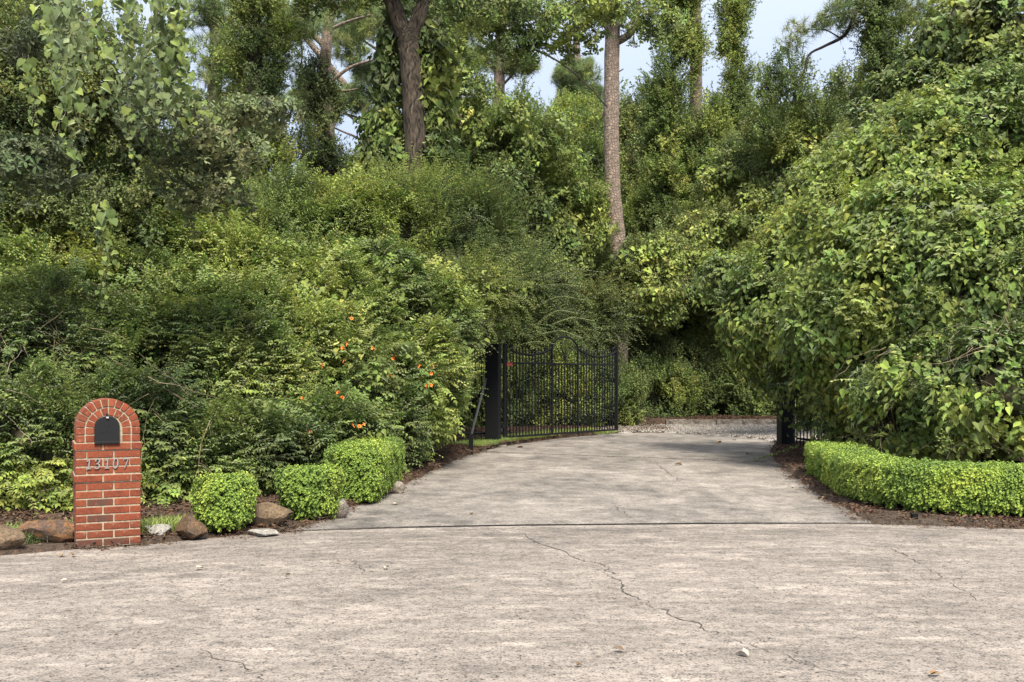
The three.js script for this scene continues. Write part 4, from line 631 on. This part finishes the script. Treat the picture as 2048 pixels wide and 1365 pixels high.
bush('tall_shrub', 'high tangle of green vines behind the thicket, left of the clean pine', 'shrub', [B(960, 450, 31, 1.9, 2.0, 1.5), B(1080, 430, 33, 2.0, 2.2, 1.6), B(1000, 320, 33, 1.5, 1.5, 1.4), B(920, 340, 32, 1.2, 1.7, 1.2), B(1140, 380, 36.5, 1.4, 1.7, 1.2)], [{ kind: 'heart', density: 16, pal: 'lush', size: 1.0, gaps: 0.4 }, { kind: 'small', density: 26, pal: 'vine', size: 1.7, gaps: 0.42 }], mid);
bush('tall_shrub', 'green vine tangle filling the gap right of the clean pine trunk', 'shrub', [B(1300, 560, 34, 1.5, 1.6, 1.3), B(1440, 540, 35, 1.9, 1.9, 1.5), B(1560, 480, 34, 1.7, 2.2, 1.4), B(1500, 380, 36, 1.6, 1.7, 1.4), B(1600, 330, 34, 1.3, 1.5, 1.3)], [{ kind: 'heart', density: 20, pal: 'vine', size: 0.95, gaps: 0.42 }, { kind: 'small', density: 26, pal: 'olive', size: 1.7, gaps: 0.42 }], mid);
bush('vine_curtain', 'curtain of large heart leaves climbing beside the dark oak trunk', 'vine', [B(775, 300, 24.6, 0.5, 1.3, 0.5), B(760, 360, 24.6, 0.6, 0.6, 0.5), B(790, 190, 24.6, 0.35, 1.1, 0.4), B(870, 170, 24.4, 0.35, 1.7, 0.4), B(870, 330, 24.2, 0.45, 0.7, 0.4), B(800, 80, 24.6, 0.3, 0.8, 0.4)], [{ kind: 'heart', density: 26, pal: 'lush', size: 1.15, gaps: 0.38, lift: 0.2, lump: 0.15 }], undefined, 0);

bush('leafy_sapling', 'loose leafy sapling with open foliage right of the dark oak trunk', 'tree', [B(930, 190, 30, 0.9, 1.5, 0.8), B(1020, 240, 31, 1.0, 1.0, 0.9), B(900, 80, 30, 0.7, 1.0, 0.7), B(1080, 290, 31, 0.9, 0.8, 0.8)], [{ kind: 'heart', density: 9, pal: 'vine', size: 0.95, gaps: 0.5, layers: SPARSE, lump: 0.5 }, { kind: 'small', density: 9, pal: 'vine', size: 1.5, gaps: 0.5, layers: SPARSE, lump: 0.5 }], undefined, 0);
bush('leafy_sapling', 'loose leafy sapling before the open sky under the crooked branch', 'tree', [B(1570, 170, 33, 0.9, 1.0, 0.8), B(1540, 270, 33, 1.0, 1.0, 0.8), B(1630, 240, 33, 0.8, 0.8, 0.8)], [{ kind: 'small', density: 13, pal: 'lush', size: 1.6, gaps: 0.5, layers: SPARSE, lump: 0.55 }], undefined, 0);
bush('leafy_sapling', 'loose leafy growth between the two left vine-clad trunks', 'tree', [B(590, 310, 27, 0.6, 0.7, 0.7), B(690, 345, 29, 0.7, 0.4, 0.6), B(420, 340, 23, 0.8, 0.7, 0.7)], [{ kind: 'small', density: 13, pal: 'lush', size: 1.4, gaps: 0.48, layers: SPARSE, lump: 0.55 }], undefined, 0);

/* ------------------------------------------------------------------ left thicket */
const lt = 'left vine thicket';
bush('vine_thicket', 'light green bush on top of the left thicket below the vine-clad trunks', 'shrub', [B(620, 460, 21.5, 1.3, 1.1, 1.1), B(720, 470, 22, 1.2, 1.0, 1.1), B(540, 490, 21, 1.1, 0.9, 1.0)], [{ kind: 'small', density: 60, pal: 'vine', size: 1.2, gaps: 0.4 }, { kind: 'pinnate', density: 18, pal: 'vine', size: 1.0, gaps: 0.4 }, { kind: 'frond', density: 5, pal: 'lime', size: 0.8, gaps: 0.48, lift: 0.4, stray: 0.7, lump: 0.42, layers: [[1.04, 1]] }], lt);
bush('vine_thicket', 'feathery green bush crowning the thicket below the dark oak', 'shrub', [B(800, 470, 22.5, 1.3, 1.2, 1.1), B(900, 450, 23.5, 1.4, 1.0, 1.1), B(880, 540, 22.5, 1.3, 1.1, 1.1)], [{ kind: 'frond', density: 18, pal: 'vine', size: 1.05, gaps: 0.38, lift: 0.3 }, { kind: 'small', density: 36, pal: 'lush', size: 1.25, gaps: 0.4 }], lt);
bush('vine_thicket', 'bushy green growth topping the thicket at far left', 'shrub', [B(330, 530, 16.5, 1.5, 0.9, 1.1), B(190, 600, 15.5, 1.3, 0.9, 1.0), B(60, 600, 15, 1.2, 1.1, 1.0), B(450, 520, 17.5, 1.2, 0.9, 1.0)], [{ kind: 'small', density: 95, pal: 'vine', size: 1.0, gaps: 0.42 }, { kind: 'small', density: 18, pal: 'lime', size: 1.05, gaps: 0.5 }, { kind: 'pinnate', density: 24, pal: 'lush', size: 0.95, gaps: 0.4 }, { kind: 'frond', density: 5, pal: 'lime', size: 0.8, gaps: 0.48, lift: 0.4, stray: 0.7, lump: 0.42, layers: [[1.04, 1]] }], lt);
bush('vine_thicket', 'tall vine-draped thicket wall behind the second boxwood', 'shrub', [B(560, 620, 17, 1.5, 1.1, 1.1), B(700, 620, 18, 1.4, 1.1, 1.1), B(820, 640, 19, 1.2, 1.0, 1.0)], [{ kind: 'pinnate', density: 42, pal: 'vine', size: 1.0, gaps: 0.42 }, { kind: 'heart', density: 12, pal: 'vine', size: 0.75, gaps: 0.4 }, { kind: 'frond', density: 5, pal: 'lime', size: 0.8, gaps: 0.48, lift: 0.4, stray: 0.7, lump: 0.42, layers: [[1.04, 1]] }], lt);
const trumpet = bush('vine_thicket', 'trumpet vine thicket with orange flowers beside the driveway', 'shrub', [B(660, 780, 16, 1.3, 1.2, 1.2), B(790, 770, 17.2, 1.1, 1.2, 1.1), B(845, 750, 18.4, 0.65, 1.0, 0.85), B(620, 890, 13.9, 0.9, 0.7, 0.8), B(740, 870, 15.8, 0.9, 0.75, 0.9)], [{ kind: 'pinnate', density: 60, pal: 'vine', size: 0.95, gaps: 0.4, lift: 0.3 }, { kind: 'heart', density: 8, pal: 'vine', size: 0.7, gaps: 0.42 }, { kind: 'frond', density: 5, pal: 'lime', size: 0.8, gaps: 0.48, lift: 0.4, stray: 0.7, lump: 0.42, layers: [[1.04, 1]] }], lt);
bush('vine_thicket', 'dense blue-green leafy thicket behind the first boxwood', 'shrub', [B(430, 800, 14.4, 1.25, 1.15, 1.1), B(330, 720, 14.6, 1.2, 1.1, 1.0), B(470, 690, 15.6, 1.2, 1.0, 1.0), B(390, 930, 12.5, 0.8, 0.6, 0.7), B(520, 920, 13.0, 0.8, 0.6, 0.7), B(320, 920, 12.3, 0.55, 0.6, 0.6)], [{ kind: 'pinnate', density: 64, pal: 'lush', size: 0.9, gaps: 0.41, lift: 0.25 }, { kind: 'small', density: 26, pal: 'vine', size: 0.95, gaps: 0.42 }, { kind: 'frond', density: 5, pal: 'lime', size: 0.8, gaps: 0.48, lift: 0.4, stray: 0.7, lump: 0.42, layers: [[1.04, 1]] }], lt);
bush('bramble', 'shady bramble tangle with bare brown stems left of the brick mailbox', 'shrub', [B(60, 720, 13.6, 1.3, 1.0, 1.0), B(180, 740, 13.8, 1.0, 0.9, 0.9), B(30, 890, 11.7, 1.0, 0.7, 0.8), B(150, 910, 11.8, 0.9, 0.65, 0.8), B(270, 890, 12.3, 0.7, 0.75, 0.7)], [{ kind: 'pinnate', density: 56, pal: 'lush', size: 0.85, gaps: 0.44, lift: 0.3 }, { kind: 'small', density: 34, pal: 'vine', size: 0.95, gaps: 0.46 }, { kind: 'twig', density: 1.5, pal: 'one', size: 1.0, gaps: 0.3, name: 'bare_stems', lift: -0.2 }, { kind: 'frond', density: 5, pal: 'lime', size: 0.8, gaps: 0.48, lift: 0.4, stray: 0.7, lump: 0.42, layers: [[1.04, 1]] }], lt);
bush('vine_thicket', 'leafy sprays arching over the gate from the left thicket', 'shrub', [B(950, 590, 21.6, 0.9, 0.6, 0.8), B(895, 640, 21.2, 0.5, 0.5, 0.6), B(1020, 580, 22.6, 0.8, 0.45, 0.6), B(1060, 570, 23.4, 0.9, 0.42, 0.7), B(858, 720, 20.2, 0.45, 0.6, 0.5)], [{ kind: 'frond', density: 26, pal: 'lush', size: 1.0, gaps: 0.38, lift: 0.3 }, { kind: 'heart', density: 12, pal: 'vine', size: 0.8, gaps: 0.42 }, { kind: 'small', density: 30, pal: 'olive', size: 1.1, gaps: 0.4 }], lt);
bush('low_shrub', 'small-leaved shrub at the driveway edge below the trumpet vine', 'shrub', [B(815, 855, 17.2, 0.42, 0.6, 0.5), B(788, 892, 16.4, 0.42, 0.42, 0.45), B(832, 805, 18.6, 0.4, 0.6, 0.45)], [{ kind: 'small', density: 100, pal: 'grey', size: 0.9, gaps: 0.4 }], lt);

/* ------------------------------------------------------------------ near hanging vines at upper left */
bush('dark_tree', 'shady small-leaved tree behind the hanging vines at upper left', 'tree', [B(60, 380, 15.5, 1.5, 1.5, 1.2), B(230, 400, 16, 1.3, 1.1, 1.1), B(20, 180, 15, 1.2, 1.5, 1.1), B(180, 210, 15.4, 1.1, 1.2, 1.0), B(330, 350, 16.5, 0.7, 0.7, 0.8), B(60, 500, 15.4, 1.3, 0.8, 1.0)], [{ kind: 'small', density: 40, pal: 'deep', size: 1.25, gaps: 0.47, lift: 0.2, layers: SPARSE }], undefined, 0.28);
bush('oak_branch', 'grey-green oak branch reaching out below the hanging vines', 'tree', [B(430, 300, 12.5, 0.75, 0.32, 0.5), B(520, 230, 12.7, 0.45, 0.2, 0.4), B(400, 360, 12.4, 0.55, 0.28, 0.45), B(330, 230, 12, 0.6, 0.35, 0.5), B(470, 390, 12.8, 0.3, 0.14, 0.3), B(100, 60, 11.5, 0.5, 0.4, 0.5), B(60, 330, 12, 0.5, 0.3, 0.4)], [{ kind: 'oak', density: 26, pal: 'grey', size: 0.8, gaps: 0.42, lift: 0.1, layers: SPARSE, tone: 0.68, lump: 0.6 }], undefined, 0);
const hangingVine = thing('hanging_vine', 'big pale heart-leaved vine hanging in strands from the top left corner', 'vine', V(-4, 0, -9.5));
/* ------------------------------------------------------------------ right mound */
const rm = 'right vine mound';
const gv = { kind: 'heart', pal: 'mound', size: 0.72, gaps: 0.4, lift: 0.45, lump: 0.26, freq: 1.0, layers: [[1, 1], [0.76, 0.6]] };
bush('vine_mound', 'huge mound of heart-leaved grapevine rising right of the driveway', 'vine', [B(1840, 600, 16.5, 2.0, 1.9, 1.7), B(1990, 640, 15.5, 1.7, 1.9, 1.5), B(1700, 660, 17.2, 1.1, 1.15, 1.0), B(1960, 380, 17.5, 2.2, 1.9, 1.6), B(1790, 440, 18.3, 1.5, 1.6, 1.4), B(1560, 620, 19.6, 1.2, 1.1, 1.0), B(1640, 520, 19.4, 1.1, 1.1, 1.0), B(1470, 560, 20.4, 0.7, 0.55, 0.7)], [{ ...gv, density: 56 }, { kind: 'pinnate', density: 14, pal: 'lush', size: 0.95, gaps: 0.5 }, { kind: 'small', density: 14, pal: 'lime', size: 1.1, gaps: 0.52 }], rm, 0.62);
bush('vine_mound', 'lower curtain of grapevine hanging over the right gate post', 'vine', [B(1650, 740, 18.6, 0.85, 0.9, 0.8), B(1730, 780, 17.6, 0.75, 0.85, 0.75), B(1550, 720, 20.4, 0.55, 0.55, 0.5), B(1672, 850, 18.2, 0.4, 0.5, 0.4), B(1612, 790, 19.2, 0.3, 0.5, 0.35), B(1510, 690, 20.8, 0.4, 0.5, 0.4)], [{ ...gv, density: 46, pal: 'vine' }, { kind: 'pinnate', density: 18, pal: 'grey', size: 0.9, gaps: 0.42 }], rm, 0.5);
bush('vine_mound', 'grapevine skirt above the right hedge with dark hollows', 'vine', [B(1880, 790, 14.6, 1.1, 0.75, 0.8), B(2020, 780, 13.8, 1.0, 0.85, 0.8), B(1780, 840, 15.6, 0.7, 0.6, 0.6), B(1960, 880, 13.8, 0.5, 0.3, 0.4), B(1850, 880, 14.6, 0.5, 0.35, 0.4)], [{ ...gv, density: 40, gaps: 0.45 }, { kind: 'twig', density: 1.6, pal: 'one', size: 0.8, gaps: 0.3, name: 'bare_stems', lift: -0.2 }, { kind: 'small', density: 16, pal: 'deep', gaps: 0.42 }], rm, 0.45);
bush('vine_mound', 'darker vine ridge behind the top of the right mound', 'vine', [B(1780, 330, 23.5, 1.5, 1.4, 1.2), B(1900, 230, 24, 1.7, 1.6, 1.3), B(1680, 400, 23.5, 1.1, 1.2, 1.0), B(2030, 120, 23, 1.5, 1.7, 1.3), B(1930, 60, 23.5, 1.0, 1.0, 1.0)], [{ ...gv, density: 34, pal: 'lush', size: 0.9 }], rm, 0.6);

/* orange trumpet flowers, parts of the trumpet vine */
{
  const prof = [[0.004, 0], [0.006, 0.025], [0.011, 0.05], [0.014, 0.062], [0.03, 0.07]].map(([x, y]) => new THREE.Vector2(x, y)), one = new THREE.LatheGeometry(prof, 7), fm = std({ color: C(0.8, 0.2, 0.03), roughness: 0.7 }), base = trumpet.position;
  for (const [x, y, d, n] of [[688, 695, 14.9, 2], [690, 722, 14.8, 1], [785, 716, 16, 2], [683, 790, 14.6, 2], [720, 792, 15, 2], [775, 758, 15.9, 1], [857, 778, 17.6, 2], [640, 740, 14.8, 1], [752, 700, 15.8, 1], [830, 735, 17, 1], [700, 640, 16, 1], [600, 800, 14.4, 1], [716, 852, 15.2, 3], [618, 872, 13.9, 2], [940, 690, 20.6, 6], [868, 740, 17.7, 2], [555, 630, 15.6, 2]]) {
    const gs = []; for (let i = 0; i < n; i++) { const g = one.clone(); g.scale(0.9, 0.9, 0.9); X.makeRotationFromEuler(new THREE.Euler(rr(-0.6, 1.8), rr(0, 6), rr(-1, 1))); X.setPosition(gauss() * 0.05, gauss() * 0.05, gauss() * 0.03); g.applyMatrix4(X); gs.push(g); }
    let best = at(x, y, d), bd = 1e9; for (const q of trumpet.userData2[0]) { const X0 = 1024 + q.p.x / -q.p.z * F, Y0 = HY - (q.p.y - EYE) / -q.p.z * F; if (Math.hypot(X0 - x, Y0 - y) < 16 && -q.p.z < bd) { bd = -q.p.z; best = at(x, y, bd - 0.42); } }
    const f = mesh('flower', mergeGeometries(gs), fm, trumpet); f.position.copy(best.sub(base)); f.userData.label = 'cluster of orange trumpet flowers';
  }
}
/* loose vine shoots: a stem with leaves along it */
function shoot(parent, base, px, d, leafLen, pal, kind = 'heart', r = 0.004, step = 0.05) {
  const s = new Sprig(), c = new THREE.CatmullRomCurve3(px.map(([x, y, dd = d]) => at(x, y, dd).sub(base))), n = Math.round(c.getLength() / step); let p = c.getPoint(0);
  for (let i = 1; i <= n; i++) { const q = c.getPoint(i / n), lo = q.clone().add(V(gauss() * leafLen * 0.5, gauss() * leafLen * 0.3, gauss() * leafLen * 0.5)); s.stem(p, q, r * (1 - 0.5 * i / n), [0.2, 0.18, 0.1]); const cc = PAL[pal][Math.floor(rnd() * 2.6)], l = leafLen * (1 - 0.45 * i / n) * rr(0.7, 1.2); if (leafLen) s.stem(q, lo, 0.0015, [0.2, 0.2, 0.1]); if (leafLen) s.leaf(kind, lo, V(gauss(), -0.8 + gauss() * 0.6, gauss() * 0.5 + 0.2), V(gauss() * 0.5, 0.7, 0.8), l, l, tint(0.2, 0.2).map((x, k) => x * cc[k])); p = q; }
  mesh('shoot', s.build(), leafMat, parent);
}
{
  const mounds = scene.children.filter((o) => o.name.startsWith('vine_mound')), m0 = mounds[0], m1 = mounds[1];
  shoot(m1, m1.position, [[1600, 890, 19.5], [1555, 905, 19], [1510, 921, 18.6], [1480, 930, 18.2]], 19, 0.05, 'lime', 'heart', 0.005, 0.04);
  shoot(m0, m0.position, [[1520, 560], [1420, 565], [1340, 572], [1270, 585]], 20, 0.11, 'lime', 'heart', 0.004, 0.1);
  shoot(m0, m0.position, [[1440, 500], [1400, 505], [1360, 500]], 20.4, 0.1, 'lime', 'heart', 0.004, 0.06);
  shoot(m1, m1.position, [[1580, 790], [1520, 795], [1480, 806]], 19.6, 0.09, 'lime', 'heart', 0.003, 0.06);
  shoot(m0, m0.position, [[1475, 640], [1470, 680], [1478, 720]], 19.8, 0.12, 'vine', 'heart', 0.004, 0.09);
  for (let i = 0; i < 26; i++) { const x = rr(1560, 2040), y = rr(330, 800), d = lerp(17.2, 13.6, (x - 1560) / 480) ; shoot(m0, m0.position, [[x, y, d], [x + rr(-20, 20), y + rr(30, 60), d - 0.1], [x + rr(-40, 40), y + rr(60, 120), d - 0.05]], d, 0.09, 'vine', 'heart', 0.0035, 0.07); }
  const th = scene.children.filter((o) => o.name.startsWith('vine_thicket')), g0 = th.at(-1);
  for (const [x0, y0, x1, y1] of [[1060, 560, 1205, 545], [1070, 650, 1155, 628], [1100, 650, 1185, 642], [1080, 668, 1160, 676], [1040, 590, 1170, 575], [1060, 620, 1165, 600], [1010, 700, 1120, 690]]) { const s = new Sprig(), c = new THREE.CatmullRomCurve3([at(x0, y0, 22), at((x0 + x1) / 2, Math.min(y0, y1) - 6, 22.2), at(x1, y1, 22.4)].map((p) => p.sub(g0.position))); let p = c.getPoint(0); const n = 22; for (let i = 1; i <= n; i++) { const q = c.getPoint(i / n); s.stem(p, q, 0.004, [0.15, 0.13, 0.06]); for (const e of [-1, 1]) s.leaf('ovate', q, V(0.5, e * 0.35 - 0.35, e * 0.7), V(gauss() * 0.2, 1, 0.5), 0.085, 0.06, tint(0.2, 0.2).map((x, k) => x * [0.17, 0.215, 0.07][k])); p = q; } mesh('spray', s.build(), leafMat, g0); }
  const br = scene.children.find((o) => o.name === 'bramble');
  for (let i = 0; i < 22; i++) { const x = rr(0, 150), y = rr(800, 860), d = rr(11.3, 11.7), dx = rr(-70, 70); shoot(br, br.position, [[x, y, d], [x + dx * 0.5, y + rr(20, 70), d - 0.1], [x + dx, y + rr(70, 130), d]], d, 0, 'vine', 'heart', 0.006); }
  const hv = hangingVine;
  const strands = [[[150, 150], [140, 240], [150, 340]], [[260, 200], [258, 290], [272, 345]], [[205, 400], [200, 440], [205, 520], [216, 615]], [[222, 415], [206, 470], [232, 530]], [[190, 440], [212, 500], [198, 580]], [[330, 150], [390, 200], [440, 245]], [[300, 20], [345, 110], [360, 220]]];
  for (let i = 0; i < 85; i++) { const x = 20 + 340 * Math.sqrt(rnd()), y = rr(-70, 130) - Math.max(0, x - 330) * 0.5, l = rr(70, 190), dx = rr(-20, 45); strands.push([[x, y], [x + dx * 0.4 + rr(-8, 8), y + l * 0.5], [x + dx, y + l]]); }
  strands.forEach((pts, k) => { const d = k < 7 ? 9.4 : rr(9.2, 10.2); shoot(hv, hv.position, pts.map(([x, y]) => [x, y, d]), d, rr(0.075, 0.12), rnd() < 0.06 ? 'lime' : rnd() < 0.5 ? 'grey' : 'lush', rnd() < 0.6 ? 'heart' : 'lobed', 0.003, rr(0.04, 0.06)); });
}

/* arching shoots that break the outline of the thickets */
function archShoots(o, n, leaf, pal, kind, L0, L1) {
  const all = o.userData2.flat().filter((q) => inView(q.p, 40) && q.n.dot(EYEV.clone().sub(q.p).normalize()) > -0.15); if (!all.length) return;
  for (let i = 0; i < n; i++) {
    const q = pick(all), L = rr(L0, L1), dir = q.n.clone().add(V(gauss() * 0.8, 0.5 + gauss() * 0.5, gauss() * 0.4)).normalize(), s = new Sprig(); let p = q.p.clone().sub(o.position).addScaledVector(q.n, -0.1); const m = Math.round(L / 0.05), pc = PAL[pal], st = rnd() < 0.4 ? [0.2, 0.13, 0.08] : [0.17, 0.17, 0.07];
    for (let k = 1; k <= m; k++) { const e = p.clone().addScaledVector(dir, 0.05); s.stem(p, e, 0.0045 * (1 - 0.7 * k / m), st); p = e; dir.y -= 0.055; dir.add(V(gauss() * 0.04, 0, gauss() * 0.04)).normalize(); const sd = V().crossVectors(dir, UPV).normalize();
      for (const f of [-1, 1]) if (rnd() < 0.85) { const l = leaf * rr(0.6, 1.2) * (1 - 0.35 * k / m), cc = pick(pc); s.leaf(kind, p, sd.clone().multiplyScalar(f).addScaledVector(dir, 0.5).add(V(0, gauss() * 0.3 - 0.15, 0)), V(gauss() * 0.3, 1, 0.4), l, l * 0.85, tint(0.2, 0.2).map((x, c) => x * cc[c])); } }
    mesh('shoot', s.build(), leafMat, o);
  }
}
for (const o of [...scene.children]) {
  if (!o.userData2) continue;
  if (/^(vine_thicket|bramble|low_shrub)/.test(o.name)) archShoots(o, 20, 0.07, 'vine', 'ovate', 0.35, 0.8);
  else if (/^vine_mound/.test(o.name)) archShoots(o, 24, 0.11, 'mound', 'heart', 0.3, 0.7);
  else if (/^(tall_shrub|evergreen_shrub)/.test(o.name)) archShoots(o, 8, 0.1, 'olive', 'ovate', 0.4, 0.9);
  delete o.userData2;
}

/* ------------------------------------------------------------------ litter, grass, fallen leaves */
function strew(name, kind, label, category, n, test, pal, sz) {
  const list = []; for (let i = 0; i < n; i++) { const q = test(); if (!q) continue; const [x, d] = q; if (onSlab(x, d)) continue; if (x > -4.7 && x < -3.8 && d < 10 && kind === 'litter' && x > -4.45) continue; list.push({ p: V(x, Math.max(0.0, groundH(x, d)) + 0.004, -d), n: V(gauss() * 0.1, 1, gauss() * 0.1).normalize(), up: V(gauss(), 0, gauss()), s: sz * rr(0.7, 1.3), c: PAL[pal] ? colorAt(pal, x, 0, d) : [1, 1, 1] }); }
  const g = thing(name, label, category); g.userData.kind = 'stuff'; plant(g, V(0, 0, 0), kind === 'grass' ? 'blades' : 'dead_leaves', kind, list);
}
strew('leaf_litter', 'litter', 'brown dead leaves and pine straw under the left thicket', 'leaf litter', 4200, () => { const x = rr(-6.5, 0.2), d = rr(8.3, 24); return d > farD(x) - 0.1 && d < 25 ? [x, d] : null; }, 'one', 1);
{
  const list = []; for (let i = 0; i < 120; i++) { const x = rr(-5, 6.2), d = farD(x) - Math.abs(gauss()) * 0.16; if (x > -2.1 && x < 3.7 || x > -4.5 && x < -3.7) continue; list.push({ p: V(x, 0.004, -d), n: V(0, 1, 0), up: V(gauss(), 0, gauss()), s: rr(0.3, 0.7), c: [1, 1, 1] }); }
  for (let i = 0; i < 110; i++) { const l = rnd() < 0.5, t = rnd(), p = l ? LA(t) : RA(t); list.push({ p: V(p.x + (l ? 1 : -1) * Math.abs(gauss()) * 0.12, 0.02, p.z), n: V(0, 1, 0), up: V(gauss(), 0, gauss()), s: rr(0.3, 0.7), c: [1, 1, 1] }); }
  const g = thing('leaf_debris', 'brown leaf bits and soil blown onto the edges of the concrete', 'leaf litter'); g.userData.kind = 'stuff'; plant(g, V(0, 0, 0), 'dead_leaves', 'litter', list);
}
strew('leaf_litter', 'litter', 'reddish pine straw and leaves around the right hedge', 'leaf litter', 2400, () => { const x = rr(3.2, 9), d = rr(9, 23); return d > farD(x) + 0.02 ? [x, d] : null; }, 'one', 0.9);
strew('leaf_litter', 'litter', 'reddish pine straw behind the gate and stone edging', 'leaf litter', 2200, () => { const x = rr(-2, 9), d = rr(25, 36); return d < 29 && x > 3.4 || (d < 33 && x > 4.6) ? null : [x, d]; }, 'one', 1.3);
strew('grass', 'grass', 'strip of short grass between the gate and the driveway', 'grass', 1900, () => { const t = rnd(), p = LB(t), o = Math.abs(gauss()) * 0.55 + 0.02; return [p.x - o * 0.8, -p.z + o]; }, 'lime', 0.75);
strew('grass', 'grass', 'green grass growing behind the rocks beside the brick mailbox', 'grass', 800, () => { const x = rr(-5.6, -2.6), d = farD(x) + 0.55 + Math.abs(gauss()) * 0.5; return [x, d]; }, 'lush', 1.05);
{
  const cols = [[0.2, 0.12, 0.06], [0.4, 0.37, 0.31], [0.14, 0.09, 0.05], [0.35, 0.22, 0.11], [0.5, 0.44, 0.34]];
  const L = [[1250, 1305, 0.075, 2, 'curled dark brown dead leaf on the street, lower right of centre'], [1497, 1317, 0.085, 1, 'pale cream dead leaf on the street at lower right'], [770, 1141, 0.07, 1, 'pale dead leaf on the street left of centre'], [406, 1140, 0.08, 4, 'tan dead leaf on the street in front of the mailbox'], [120, 1116, 0.09, 3, 'brown dead leaf at the street edge just left of the mailbox'], [150, 1113, 0.08, 0, 'brown dead leaf touching the street below the mailbox'], [135, 1165, 0.06, 4, 'faded dead leaf on the street at far left'], [580, 1153, 0.05, 2, 'tiny dark dead leaf on the street left of centre'], [680, 1127, 0.05, 2, 'small dark dead leaf near the short crack'], [1153, 1337, 0.05, 2, 'small dark dead leaf at the bottom of the street'], [1860, 1355, 0.07, 0, 'brown dead leaf at the lower right corner of the street'], [940, 1032, 0.08, 2, 'dark curled leaf on the driveway apron'], [796, 1012, 0.08, 4, 'tan dead leaf beside the long boxwood on the driveway'], [1046, 897, 0.16, 0, 'reddish dead leaf on the driveway near the left gate post'], [1365, 932, 0.16, 2, 'dark curled leaf on the driveway below the joint'], [1436, 888, 0.2, 2, 'dark dead leaf in the shade on the far driveway'], [1492, 911, 0.2, 2, 'dark dead leaf on the driveway near the right gate post'], [1472, 882, 0.14, 2, 'small dark dead leaf at the far edge of the driveway']];
  for (const [x, y, s, c, label] of L) { const sp = new Sprig(), m = cols[c]; sp.leaf('ovate', V(0, 0, 0), V(1, 0.25, 0.1), V(0.1, 1, 0.2), s, s, m); sp.leaf('ovate', V(s * 0.1, 0.004, 0), V(0.8, 0.4, 0.5), V(0.3, 1, -0.2), s * 0.7, s * 0.7, m.map((v) => v * 0.9)); const o = tag(mesh('fallen_leaf', sp.build(), deadMat), label, 'leaf', 'dead leaves on the concrete'); o.position.copy(gp(x, y)); o.position.y = 0.012; o.rotation.y = rnd() * 6.28; }
}
renderer.render(scene, camera);
